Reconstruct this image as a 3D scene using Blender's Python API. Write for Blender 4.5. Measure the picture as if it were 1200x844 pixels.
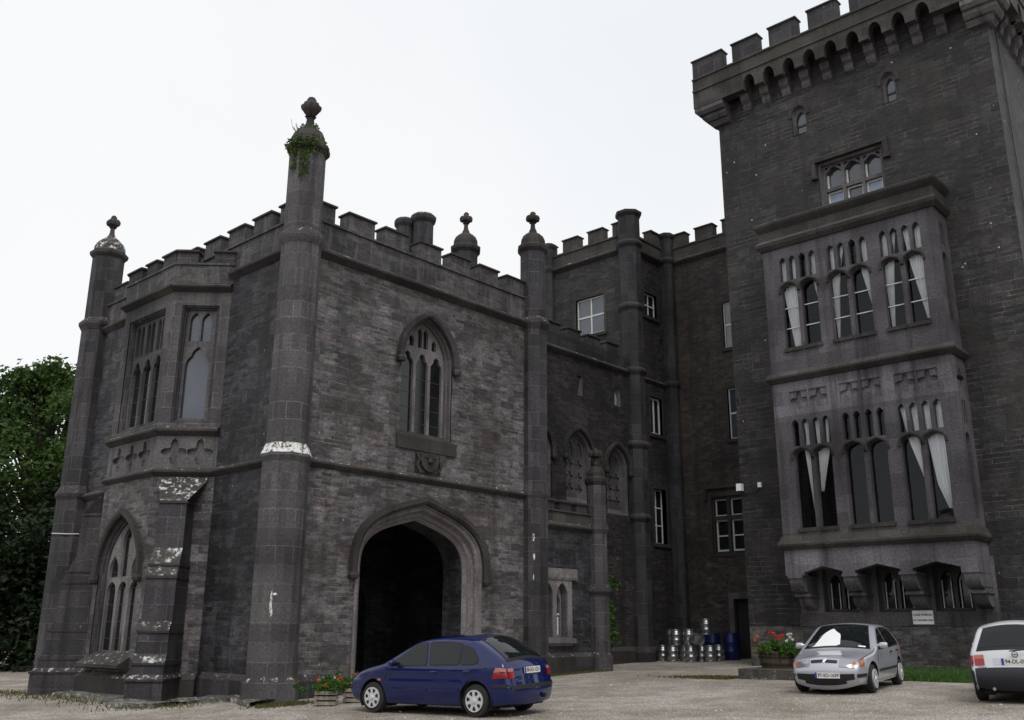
import bpy, bmesh, math, random
from mathutils import Vector, Matrix
from mathutils.geometry import tessellate_polygon, delaunay_2d_cdt
random.seed(7)
R_ = math.radians
scene = bpy.context.scene
for o in list(bpy.data.objects): bpy.data.objects.remove(o)
COL = scene.collection

# ------------------------------------------------------------------ camera
# world axes: X runs along the arched front (away to the right), Y along the oriel front (away to the left)
CAM = Vector((-12.832, -18.950, 1.55))
cam = bpy.data.cameras.new('camera'); cam_o = bpy.data.objects.new('camera', cam); COL.objects.link(cam_o)
_r = Vector((0.674, -0.739, 0.005)).normalized(); _f = Vector((0.710, 0.649, 0.274)).normalized()
_u = _r.cross(_f).normalized(); _r = _f.cross(_u).normalized()
M4 = Matrix((_r, _u, -_f)).transposed().to_4x4(); M4.translation = CAM
cam_o.matrix_world = M4
cam.sensor_width = 36; cam.lens = 33.345; cam.clip_end = 2000; cam.clip_start = 0.1
scene.camera = cam_o
# ------------------------------------------------------------------ sky and light (overcast)
SKY_EL, SKY_AZ = 52.0, 205.0
world = bpy.data.worlds.new('World'); scene.world = world; world.use_nodes = True
nt = world.node_tree; nt.nodes.clear()
N = nt.nodes.new; Lk = nt.links.new
wo = N('ShaderNodeOutputWorld'); bg = N('ShaderNodeBackground')
sky = N('ShaderNodeTexSky'); sky.sky_type = 'NISHITA'; sky.sun_disc = False
sky.sun_elevation = R_(SKY_EL); sky.sun_rotation = R_(SKY_AZ); sky.dust_density = 4; sky.air_density = 1.5
hs = N('ShaderNodeHueSaturation'); hs.inputs['Saturation'].default_value = 0.25
tc = N('ShaderNodeTexCoord'); nz = N('ShaderNodeTexNoise'); nz.inputs['Scale'].default_value = 1.6; nz.inputs['Detail'].default_value = 5
cr = N('ShaderNodeValToRGB')
cr.color_ramp.elements[0].position = .3; cr.color_ramp.elements[0].color = (9.0, 9.35, 9.7, 1)
cr.color_ramp.elements[1].position = .62; cr.color_ramp.elements[1].color = (9.9, 10.0, 10.15, 1)
mx = N('ShaderNodeMix'); mx.data_type = 'RGBA'; mx.inputs[0].default_value = 0.93
Lk(sky.outputs[0], hs.inputs['Color']); Lk(tc.outputs['Generated'], nz.inputs['Vector']); Lk(nz.outputs[0], cr.inputs[0])
Lk(hs.outputs[0], mx.inputs[6]); Lk(cr.outputs[0], mx.inputs[7]); Lk(mx.outputs[2], bg.inputs['Color'])
bg.inputs['Strength'].default_value = 0.086
Lk(bg.outputs[0], wo.inputs['Surface'])
sun = bpy.data.lights.new('sun', 'SUN'); sun.energy = 1.0; sun.angle = R_(25); sun.color = (1, .97, .93)
sun_o = bpy.data.objects.new('sun', sun); COL.objects.link(sun_o)
_sd = Vector((-0.55, -0.75, 1.15)).normalized()
sun_o.rotation_euler = _sd.to_track_quat('Z', 'Y').to_euler()
sky.sun_rotation = math.atan2(_sd.x, _sd.y); sky.sun_elevation = math.asin(_sd.z)
vs = scene.view_settings; vs.view_transform = 'Standard'; vs.look = 'None'; vs.exposure = 0.22; vs.gamma = 1
scene.render.engine = 'CYCLES'; scene.cycles.max_bounces = 6; scene.cycles.use_denoising = True

# ------------------------------------------------------------------ tagging helpers
def tag(o, label=None, cat=None, group=None, kind=None):
    if label: o['label'] = label
    if cat: o['category'] = cat
    if group: o['group'] = group
    if kind: o['kind'] = kind
    return o
def empty(name, loc, rz=0, label=None, cat=None, group=None):
    o = bpy.data.objects.new(name, None); COL.objects.link(o)
    o.location = loc; o.rotation_euler = (0, 0, rz); o.empty_display_size = .2
    return tag(o, label, cat, group)
def copy_tree(o, parent=None):
    c = o.copy(); COL.objects.link(c); c.parent = parent
    for ch in list(o.children): copy_tree(ch, c)
    return c

# ------------------------------------------------------------------ mesh builder
class MB:
    def __init__(s): s.v = []; s.f = []; s.m = []
    def add(s, vs, fs, mat=0):
        b = len(s.v); s.v += [tuple(p) for p in vs]
        for f in fs: s.f.append(tuple(i + b for i in f)); s.m.append(mat)
        return s
    def box(s, x0, x1, y0, y1, z0, z1, mat=0):
        v = [(x, y, z) for z in (z0, z1) for y in (y0, y1) for x in (x0, x1)]
        return s.add(v, [(0, 2, 3, 1), (4, 5, 7, 6), (0, 1, 5, 4), (2, 6, 7, 3), (0, 4, 6, 2), (1, 3, 7, 5)], mat)
    def fbox(s, F, s0, s1, d0, d1, z0, z1, mat=0):
        v = [F(a, z, d) for z in (z0, z1) for d in (d0, d1) for a in (s0, s1)]
        return s.add(v, [(1, 3, 2, 0), (6, 7, 5, 4), (4, 5, 1, 0), (3, 7, 6, 2), (2, 6, 4, 0), (5, 7, 3, 1)], mat)
    def loft(s, rings, closed=True, cap0=False, cap1=False, mat=0):
        n = len(rings[0]); vs = [p for r in rings for p in r]; fs = []
        for i in range(len(rings) - 1):
            for j in range(n if closed else n - 1):
                k = (j + 1) % n
                fs.append((i * n + j, i * n + k, (i + 1) * n + k, (i + 1) * n + j))
        if cap0: fs.append(tuple(range(n))[::-1])
        if cap1: fs.append(tuple((len(rings) - 1) * n + j for j in range(n)))
        return s.add(vs, fs, mat)
    def lathe(s, prof, n=8, c=(0, 0, 0), rot=None, mat=0, cap=True, flute=0, lobes=8):
        rings = []
        ph = math.pi / n if rot is None else rot
        for r, z in prof:
            rings.append([(c[0] + r * (1 + flute * math.cos(lobes * 2 * math.pi * j / n)) * math.cos(ph + 2 * math.pi * j / n),
                           c[1] + r * (1 + flute * math.cos(lobes * 2 * math.pi * j / n)) * math.sin(ph + 2 * math.pi * j / n), c[2] + z) for j in range(n)])
        return s.loft(rings, True, cap, cap, mat)
    def tube(s, pts, r, n=6, mat=0):
        pts = [Vector(p) for p in pts]; rings = []
        for i, p in enumerate(pts):
            t = (pts[min(i + 1, len(pts) - 1)] - pts[max(i - 1, 0)]).normalized()
            a = Vector((0, 0, 1)) if abs(t.z) < .9 else Vector((1, 0, 0))
            u = t.cross(a).normalized(); w = t.cross(u)
            rr = r[i] if isinstance(r, (list, tuple)) else r
            rings.append([p + u * rr * math.cos(2 * math.pi * j / n) + w * rr * math.sin(2 * math.pi * j / n) for j in range(n)])
        return s.loft(rings, True, True, True, mat)
    def slab(s, F, outer, holes, d0, d1, mat=0):
        """a plate with holes: outlines in (s,z), from depth d0 (back) to d1 (front)"""
        polys = [outer] + list(holes)
        tris = tessellate_polygon([[Vector((p[0], p[1], 0)) for p in q] for q in polys])
        flat = [p for q in polys for p in q]; n = len(flat)
        vs = [F(p[0], p[1], d1) for p in flat] + [F(p[0], p[1], d0) for p in flat]
        fs = []
        for t in tris:
            a, b, c = t
            A = (flat[b][0] - flat[a][0]) * (flat[c][1] - flat[a][1]) - (flat[b][1] - flat[a][1]) * (flat[c][0] - flat[a][0])
            if abs(A) < 1e-9: continue
            if A < 0: b, c = c, b
            fs.append((a, b, c)); fs.append((a + n, c + n, b + n))
        base = 0
        for q in polys:
            m = len(q)
            ar = sum(q[i][0] * q[(i + 1) % m][1] - q[(i + 1) % m][0] * q[i][1] for i in range(m))
            ccw = ar > 0
            hole = base > 0
            for i in range(m):
                a = base + i; b = base + (i + 1) % m
                if ccw != hole: fs.append((a, a + n, b + n, b))
                else: fs.append((a, b, b + n, a + n))
            base += m
        return s.add(vs, fs, mat)
    SPLIT = {'string_course', 'cornice', 'plinth', 'hood_mould', 'floor_slab', 'weathering', 'glazing_bar', 'pane', 'rear_wall', 'corner_corbel', 'passage_wall', 'blind'}
    def islands(s):
        par = list(range(len(s.v)))
        def find(a):
            while par[a] != a: par[a] = par[par[a]]; a = par[a]
            return a
        for f in s.f:
            for i in f[1:]: par[find(i)] = find(f[0])
        out = {}
        for f, m in zip(s.f, s.m): out.setdefault(find(f[0]), []).append((f, m))
        res = []
        for fs in out.values():
            q = MB(); mp = {}
            for f, m in fs:
                g = []
                for i in f:
                    if i not in mp: mp[i] = len(q.v); q.v.append(s.v[i])
                    g.append(mp[i])
                q.f.append(tuple(g)); q.m.append(m)
            res.append(q)
        return res
    def build(s, name, mats, parent=None, smooth=None, recalc=False, lichen=None, loc=None, weld=False, split=True):
        if split and name in MB.SPLIT:
            isl = s.islands()
            if len(isl) > 1: return [q.build(name, mats, parent, smooth, recalc, lichen, loc, weld, False) for q in isl][0]
        if not isinstance(mats, (list, tuple)): mats = [mats]
        me = bpy.data.meshes.new(name); me.from_pydata(s.v, [], s.f)
        for m in mats: me.materials.append(m)
        me.polygons.foreach_set('material_index', s.m)
        if recalc or weld or name in ('weathering', 'curtain', 'hood_mould', 'brake_disc'):
            bm = bmesh.new(); bm.from_mesh(me)
            if weld: bmesh.ops.remove_doubles(bm, verts=bm.verts, dist=weld)
            bmesh.ops.recalc_face_normals(bm, faces=bm.faces); bm.to_mesh(me); bm.free()
        uv = me.uv_layers.new(name='UVMap')
        for p in me.polygons:
            n = p.normal
            if lichen is not None and .22 < n.z < .97: p.material_index = lichen
            if abs(n.z) > .85:
                for li in p.loop_indices:
                    c = me.vertices[me.loops[li].vertex_index].co; uv.data[li].uv = (c.x, c.y)
            else:
                l = math.hypot(n.x, n.y); tx, ty = -n.y / l, n.x / l
                for li in p.loop_indices:
                    c = me.vertices[me.loops[li].vertex_index].co; uv.data[li].uv = (c.x * tx + c.y * ty, c.z)
        if smooth is not None:
            me.polygons.foreach_set('use_smooth', [True] * len(me.polygons)); me.set_sharp_from_angle(angle=R_(smooth))
        me.update()
        o = bpy.data.objects.new(name, me); COL.objects.link(o)
        if parent: o.parent = parent
        if loc: o.location = loc
        return o
def frame(ox, oy, nx, ny):
    """wall frame: outward normal (nx,ny); s grows to the right as seen from outside"""
    l = math.hypot(nx, ny); nx /= l; ny /= l; sx, sy = -ny, nx
    return lambda s, z, d=0.0: (ox + sx * s + nx * d, oy + sy * s + ny * d, z)
def FB(y): return frame(0, y, 0, -1)          # s = x
def FA(x): return frame(x, 0, -1, 0)          # s = -y
def rect(s0, s1, z0, z1): return [(s0, z0), (s1, z0), (s1, z1), (s0, z1)]
def bez(p0, p1, p2, p3, n):
    o = []
    for i in range(n + 1):
        t = i / n; u = 1 - t
        o.append(tuple(u**3 * a + 3 * u * u * t * b + 3 * u * t * t * c + t**3 * d for a, b, c, d in zip(p0, p1, p2, p3)))
    return o
def arch(s0, s1, zs, za, kind='pointed', n=8, cusp=0):
    """points from (s0,zs) over the apex to (s1,zs)"""
    w = (s1 - s0) / 2; c = (s0 + s1) / 2; h = za - zs
    if kind == 'round': L = [(-w * math.cos(math.pi / 2 * i / n), h * math.sin(math.pi / 2 * i / n)) for i in range(n + 1)]
    elif kind == 'tudor': L = bez((-w, 0), (-w, .66 * h), (-.62 * w, .78 * h), (0, h), n)
    else: L = bez((-w, 0), (-w, .5 * h), (-.55 * w, .82 * h), (0, h), n)
    if cusp:
        L2 = []
        for i, (x, z) in enumerate(L):
            t = i / n; k = cusp * max(0, 1 - abs(t - .5) / .22)
            L2.append((x + k * w * .75, z - k * h * .35))
        L = L2
    P = [(c + x, zs + z) for x, z in L]; Q = [(c - x, zs + z) for x, z in L[:-1]][::-1]
    return P + Q
def arch_poly(s0, s1, zb, zs, za, kind='pointed', n=8, cusp=0):
    a = arch(s0, s1, zs, za, kind, n, cusp)
    return [(s1, zb)] + a[::-1] + [(s0, zb)]
def arch_loft(mb, F, s0, s1, zb, zs, za, prof, kind='pointed', n=8, sill=True, mat=0, k=1.0):
    rings = []
    for o, d in prof:
        a = arch(s0 + o, s1 - o, zs, za - o * k, kind, n)
        b = zb + (o if sill else 0)
        rings.append([F(p[0], p[1], d) for p in [(s0 + o, b)] + a + [(s1 - o, b)]])
    mb.loft(rings, closed=sill, mat=mat)
    return mb
def rect_loft(mb, F, s0, s1, z0, z1, prof, mat=0):
    rings = [[F(a, z, d) for a, z in rect(s0 + o, s1 - o, z0 + o, z1 - o)] for o, d in prof]
    return mb.loft(rings, True, mat=mat)
def hood(mb, F, s0, s1, zs, za, w=.14, out=.12, drop=.3, kind='pointed', n=10, mat=0, stop=True):
    rings = []
    for o, d in ((0, 0), (0, out * .7), (-w * .35, out), (-w, out), (-w, 0)):
        a = arch(s0 + o, s1 - o, zs, za - o, kind, n)
        rings.append([F(p[0], p[1], d) for p in [(s0 + o, zs - drop)] + a + [(s1 - o, zs - drop)]])
    # loft across the profile, capped at both feet
    m = len(rings[0]); vs = [p for r in rings for p in r]; fs = []
    for i in range(len(rings) - 1):
        for j in range(m - 1): fs.append((i * m + j, i * m + j + 1, (i + 1) * m + j + 1, (i + 1) * m + j))
    fs.append(tuple(i * m for i in range(len(rings)))); fs.append(tuple(i * m + m - 1 for i in range(len(rings)))[::-1])
    mb.add(vs, fs, mat)
    if stop:
        for a in (s0 - w / 2, s1 + w / 2):
            c = F(a, zs - drop - .02, out * .55); mb.lathe([(.02, -.12), (w * .62, -.08), (w * .75, 0), (w * .6, .08), (.02, .1)], 8, c, mat=mat)
    return mb
def course(mb, path, prof, closed=False, mat=0):
    """a moulding swept along a plan path; prof = (out, z); outward is to the right of travel"""
    n = len(path); rings = []
    def nrm(a, b):
        dx, dy = b[0] - a[0], b[1] - a[1]; l = math.hypot(dx, dy); return (dy / l, -dx / l)
    for i in range(n):
        if closed: a = nrm(path[i - 1], path[i]); b = nrm(path[i], path[(i + 1) % n])
        else:
            a = nrm(path[max(i - 1, 0)], path[max(i - 1, 0) + 1]); b = nrm(path[min(i, n - 2)], path[min(i, n - 2) + 1])
        mxx, myy = a[0] + b[0], a[1] + b[1]; q = mxx * a[0] + myy * a[1]
        mxx, myy = mxx / q, myy / q
        rings.append([(path[i][0] + mxx * o, path[i][1] + myy * o, z) for o, z in prof])
    if closed: rings.append(rings[0])
    mb.loft(rings, True, not closed, not closed, mat)
    return mb
STRING = lambda z, h=.24, o=.14: [(-.05, z), (.02, z), (o, z + h * .42), (o, z + h * .62), (.0, z + h), (-.05, z + h)]

# ------------------------------------------------------------------ materials
def new_mat(name):
    m = bpy.data.materials.new(name); m.use_nodes = True; t = m.node_tree; t.nodes.clear()
    o = t.nodes.new('ShaderNodeOutputMaterial'); b = t.nodes.new('ShaderNodeBsdfPrincipled'); t.links.new(b.outputs[0], o.inputs[0])
    return m, t, b
def plain(name, col, rough=.6, metal=0, coat=0, spec=None, noise=0, nscale=20, bump=0):
    m, t, b = new_mat(name)
    b.inputs['Base Color'].default_value = (*col, 1); b.inputs['Roughness'].default_value = rough
    b.inputs['Metallic'].default_value = metal; b.inputs['Coat Weight'].default_value = coat; b.inputs['Coat Roughness'].default_value = .04
    if spec is not None: b.inputs['Specular IOR Level'].default_value = spec
    if noise or bump:
        c = t.nodes.new('ShaderNodeTexCoord'); q = t.nodes.new('ShaderNodeTexNoise'); q.inputs['Scale'].default_value = nscale; q.inputs['Detail'].default_value = 6
        t.links.new(c.outputs['Object'], q.inputs['Vector'])
        if noise:
            r = t.nodes.new('ShaderNodeValToRGB'); r.color_ramp.elements[0].position = .3; r.color_ramp.elements[1].position = .72
            r.color_ramp.elements[0].color = (*[v * (1 - noise) for v in col], 1); r.color_ramp.elements[1].color = (*[min(1, v * (1 + noise)) for v in col], 1)
            t.links.new(q.outputs[0], r.inputs[0]); t.links.new(r.outputs[0], b.inputs['Base Color'])
        if bump:
            u = t.nodes.new('ShaderNodeBump'); u.inputs['Strength'].default_value = bump; u.inputs['Distance'].default_value = .02
            t.links.new(q.outputs[0], u.inputs['Height']); t.links.new(u.outputs[0], b.inputs['Normal'])
    return m
def stone(name, c1, c2, mortar, bw=.42, bh=.19, ms=.012, irregular=True, bump=.6, streak=.5, lichen=0.0, spots=.0, dark=(.012, .011, .012), warp=.03, tone=None, white=(.62, .64, .62), tint=((1.05, .985, .94), (.95, 1.0, 1.07)), pale=None):
    m, t, b = new_mat(name); n = t.nodes.new; l = t.links.new
    uv = n('ShaderNodeUVMap'); uv.uv_map = 'UVMap'; oc = n('ShaderNodeTexCoord')
    def noise(scale, vec, detail=4, rough=.55):
        q = n('ShaderNodeTexNoise'); q.inputs['Scale'].default_value = scale; q.inputs['Detail'].default_value = detail; q.inputs['Roughness'].default_value = rough
        l(vec, q.inputs['Vector']); return q
    def ramp(src, p0, p1, a, c):
        q = n('ShaderNodeValToRGB'); q.color_ramp.elements[0].position = p0; q.color_ramp.elements[1].position = p1
        q.color_ramp.elements[0].color = (*a, 1) if isinstance(a, tuple) else (a, a, a, 1); q.color_ramp.elements[1].color = (*c, 1) if isinstance(c, tuple) else (c, c, c, 1)
        l(src, q.inputs[0]); return q
    def mix(fac, a, c, kind='MIX'):
        q = n('ShaderNodeMix'); q.data_type = 'RGBA'; q.blend_type = kind
        if isinstance(fac, (int, float)): q.inputs[0].default_value = fac
        else: l(fac, q.inputs[0])
        for i, x in ((6, a), (7, c)):
            if isinstance(x, tuple): q.inputs[i].default_value = (*x, 1)
            else: l(x, q.inputs[i])
        return q.outputs[2]
    def vm(op, a, c):
        q = n('ShaderNodeVectorMath'); q.operation = op; l(a, q.inputs[0])
        if isinstance(c, tuple): q.inputs[1].default_value = c
        else: l(c, q.inputs[1])
        return q.outputs[0]
    wn = noise(3.2 if irregular else 1.2, uv.outputs[0], 3)
    off = vm('MULTIPLY', vm('SUBTRACT', wn.outputs['Color'], (.5, .5, .5)), (warp * 2.2, warp * 1.6, 0))
    vec = vm('ADD', uv.outputs[0], off)
    def brick(w, h, o, sq, c_a, c_b):
        q = n('ShaderNodeTexBrick'); q.offset = o; q.squash = sq; q.squash_frequency = 3; q.offset_frequency = 2
        q.inputs['Scale'].default_value = 1; q.inputs['Brick Width'].default_value = w; q.inputs['Row Height'].default_value = h
        q.inputs['Mortar Size'].default_value = ms; q.inputs['Mortar Smooth'].default_value = .25; q.inputs['Bias'].default_value = 0
        q.inputs['Color1'].default_value = (*c_a, 1); q.inputs['Color2'].default_value = (*c_b, 1); q.inputs['Mortar'].default_value = (*mortar, 1)
        l(vec, q.inputs['Vector']); return q
    b1 = brick(bw, bh, .5, .7 if irregular else 1, c1, c2)
    col = b1.outputs['Color']; fac = b1.outputs['Fac']
    if irregular:
        b2 = brick(bw * .62, bh * .5, .37, 1.5, tuple(v * .9 for v in c1), c2)
        mk = ramp(noise(.85, uv.outputs[0], 2).outputs[0], .47, .5, 0, 1)
        col = mix(mk.outputs[0], col, b2.outputs['Color'])
        fq = n('ShaderNodeMix'); l(mk.outputs[0], fq.inputs[0]); l(b1.outputs['Fac'], fq.inputs[2]); l(b2.outputs['Fac'], fq.inputs[3]); fac = fq.outputs[0]
    if irregular:
        b3 = brick(bw * 1.5, bh * 1.9, .43, 1, (0, 0, 0), (1, 1, 1)); b3.inputs['Mortar'].default_value = (0, 0, 0, 1)
        bm_ = ramp(b3.outputs['Color'], .80, .83, 0, .72); col = mix(bm_.outputs[0], col, tuple(v * .95 for v in c1))
        b4 = brick(bw * .9, bh * 1.0, .5, .7, (0, 0, 0), (1, 1, 1)); b4.inputs['Mortar'].default_value = (0, 0, 0, 1)
        bl = ramp(b4.outputs['Color'], .86, .9, 0, .32); col = mix(bl.outputs[0], col, tuple(min(1, v * 1.45) for v in c2))
    # mortar is lost and dirty in places
    mlost = ramp(noise(1.3, uv.outputs[0], 3).outputs[0], .42, .62, 0, 1)
    avg = tuple((a + c) * .45 for a, c in zip(c1, c2))
    q = n('ShaderNodeMath'); q.operation = 'MULTIPLY'; l(fac, q.inputs[0]); l(mlost.outputs[0], q.inputs[1])
    col = mix(q.outputs[0], col, avg)
    # grain and patches
    g = ramp(noise(16, uv.outputs[0], 6, .7).outputs[0], .28, .75, .5, 1.55); col = mix(1, col, g.outputs[0], 'MULTIPLY')
    if irregular:
        hv = vm('MULTIPLY', uv.outputs[0], (3.4, 7.5, 1)); fc = ramp(noise(1, hv, 4, .7).outputs[0], .33, .68, .55, 1.5); col = mix(1, col, fc.outputs[0], 'MULTIPLY')
        hv2 = vm('MULTIPLY', vm('ADD', uv.outputs[0], (31, 17, 0)), (2.2, 4.2, 1)); ti = ramp(noise(1, hv2, 3, .6).outputs[0], .38, .62, tint[0], tint[1]); col = mix(1, col, ti.outputs[0], 'MULTIPLY')
    pt = ramp(noise(.45, oc.outputs['Object'], 4).outputs[0], .3, .7, .56, 1.42); col = mix(1, col, pt.outputs[0], 'MULTIPLY')
    if tone: 
        tn = ramp(noise(.8, oc.outputs['Object'], 5).outputs[0], .46, .7, 0, .45); col = mix(tn.outputs[0], col, tone)
    # rain streaks
    sv = vm('MULTIPLY', oc.outputs['Object'], (2.6, 2.6, .16))
    st = ramp(noise(1, sv, 5, .6).outputs[0], .5, .72, 0, streak); col = mix(st.outputs[0], col, dark)
    if pale:
        sv2 = vm('MULTIPLY', vm('ADD', oc.outputs['Object'], (13, 7, 3)), (5.5, 5.5, .55)); ps = ramp(noise(1, sv2, 6, .7).outputs[0], .52, .72, 0, .8); col = mix(ps.outputs[0], col, pale)
    if spots:
        vo = n('ShaderNodeTexVoronoi'); vo.inputs['Scale'].default_value = 1.5; l(uv.outputs[0], vo.inputs['Vector'])
        sp = ramp(vo.outputs['Distance'], .03, .05, spots, 0); col = mix(sp.outputs[0], col, white)
    if lichen:
        ln = ramp(noise(6.5, oc.outputs['Object'], 7, .72).outputs[0], .60 - lichen * .2, .69 - lichen * .2, 0, .92); col = mix(ln.outputs[0], col, white)
    l(col, b.inputs['Base Color']); b.inputs['Roughness'].default_value = .68 if irregular else .8; b.inputs['Specular IOR Level'].default_value = .4 if irregular else .3
    hb = n('ShaderNodeMath'); hb.operation = 'MULTIPLY_ADD'; l(fac, hb.inputs[0]); hb.inputs[1].default_value = -1.0
    hn = noise(9, uv.outputs[0], 6, .6); l(hn.outputs[0], hb.inputs[2])
    bp = n('ShaderNodeBump'); bp.inputs['Strength'].default_value = bump; bp.inputs['Distance'].default_value = .035; l(hb.outputs[0], bp.inputs['Height']); l(bp.outputs[0], b.inputs['Normal'])
    return m
M = {}
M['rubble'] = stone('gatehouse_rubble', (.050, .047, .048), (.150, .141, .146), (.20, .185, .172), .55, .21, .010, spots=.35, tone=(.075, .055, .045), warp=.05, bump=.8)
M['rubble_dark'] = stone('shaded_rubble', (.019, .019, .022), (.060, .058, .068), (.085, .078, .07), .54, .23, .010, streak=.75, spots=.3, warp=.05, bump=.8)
M['rubble_shade'] = stone('recess_shade_rubble', (.016, .0145, .015), (.044, .039, .040), (.06, .052, .045), .5, .2, .010, streak=.8, spots=.3, warp=.05, bump=.8)  # darker rubble copy: shade of the recessed corner put into the stone colour
M['brown'] = stone('brown_rubble', (.028, .024, .022), (.068, .056, .049), (.06, .05, .045), .4, .17, .012, streak=.6, tone=(.055, .038, .028), warp=.05)
M['tower'] = stone('tower_rubble', (.017, .0165, .018), (.042, .040, .044), (.125, .105, .08), .85, .3, .010, streak=.65, spots=.8, tone=(.05, .038, .03), warp=.04)
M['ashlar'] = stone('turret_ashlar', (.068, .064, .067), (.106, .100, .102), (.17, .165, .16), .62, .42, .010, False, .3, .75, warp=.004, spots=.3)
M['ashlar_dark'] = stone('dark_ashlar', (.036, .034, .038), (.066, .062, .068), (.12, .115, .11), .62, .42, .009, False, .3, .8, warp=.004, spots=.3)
M['ashlar_shade'] = stone('shaded_ashlar', (.024, .023, .026), (.044, .042, .047), (.08, .075, .07), .62, .42, .009, False, .3, .8, warp=.004)  # ashlar copy darkened to carry the shade on the rear shafts
M['trim'] = stone('dressed_stone', (.090, .083, .086), (.122, .113, .118), (.085, .078, .08), 1.1, .6, .004, False, .3, .8, warp=.004)
M['trim_dark'] = stone('weathered_string_stone', (.036, .032, .030), (.056, .050, .048), (.05, .045, .04), .9, .5, .004, False, .35, .6, warp=.004)
M['lichen'] = stone('lichened_weathering', (.050, .046, .043), (.07, .062, .06), (.07, .065, .06), .9, .5, .004, False, .4, .3, lichen=.1, warp=.004, white=(.7, .72, .7))
M['lichen_mid'] = stone('spotted_weathering', (.050, .046, .043), (.07, .062, .06), (.07, .065, .06), .9, .5, .004, False, .4, .3, lichen=.34, warp=.004, white=(.75, .77, .75))
M['lichen_heavy'] = stone('white_lichened_ledge', (.070, .060, .050), (.09, .08, .068), (.07, .065, .06), .9, .5, .004, False, .4, .1, lichen=.85, warp=.004, white=(.8, .82, .8))
M['bay'] = stone('bay_ashlar', (.068, .063, .070), (.104, .097, .107), (.13, .125, .13), .9, .5, .006, False, .22, .85, warp=.003, dark=(.03, .027, .03))
M['parapet'] = stone('streaked_parapet', (.034, .031, .034), (.074, .068, .072), (.10, .095, .09), .75, .46, .009, True, .6, .6, warp=.02, pale=(.17, .165, .165))
M['bay_pale'] = stone('pale_bay_ashlar', (.105, .098, .112), (.160, .150, .168), (.18, .17, .18), .9, .5, .006, False, .25, .85, warp=.003, dark=(.03, .027, .03))
M['tracery'] = stone('pale_tracery_stone', (.15, .14, .14), (.21, .195, .195), (.18, .17, .165), .5, .4, .004, False, .25, .5, warp=.003)
M['mossy'] = stone('mossy_parapet', (.050, .045, .044), (.082, .073, .07), (.07, .065, .055), .6, .3, .008, False, .5, .5, tone=(.043, .045, .026), warp=.01)
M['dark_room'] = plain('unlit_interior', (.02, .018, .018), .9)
M['glass'] = plain('dark_window_glass', (.012, .013, .016), .06, spec=.5, noise=.5, nscale=.8, bump=.03)
M['glass_sky'] = plain('pale_window_glass', (.05, .06, .08), .05, spec=1, noise=.4, nscale=.8, bump=.02)
M['white_paint'] = plain('white_window_paint', (.62, .62, .6), .5, noise=.15)
M['lead'] = plain('roof_lead', (.05, .05, .05), .6, noise=.3)
M['curtain'] = plain('white_curtain', (.82, .82, .82), .9, noise=.05, nscale=3)
def clear_glass():
    m, t, b = new_mat('clear_window_glass'); n = t.nodes.new; l = t.links.new
    g = n('ShaderNodeBsdfGlossy'); g.inputs['Roughness'].default_value = .03; g.inputs['Color'].default_value = (.9, .93, 1, 1)
    tr = n('ShaderNodeBsdfTransparent'); tr.inputs['Color'].default_value = (.95, .96, .97, 1)
    lw = n('ShaderNodeFresnel'); lw.inputs['IOR'].default_value = 1.36
    mxx = n('ShaderNodeMixShader'); l(lw.outputs[0], mxx.inputs[0]); l(tr.outputs[0], mxx.inputs[1]); l(g.outputs[0], mxx.inputs[2])
    l(mxx.outputs[0], [q for q in t.nodes if q.type == 'OUTPUT_MATERIAL'][0].inputs[0]); return m
M['clear'] = clear_glass()
GZ = lambda x, y: .028 * x - .0125 * y

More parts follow.
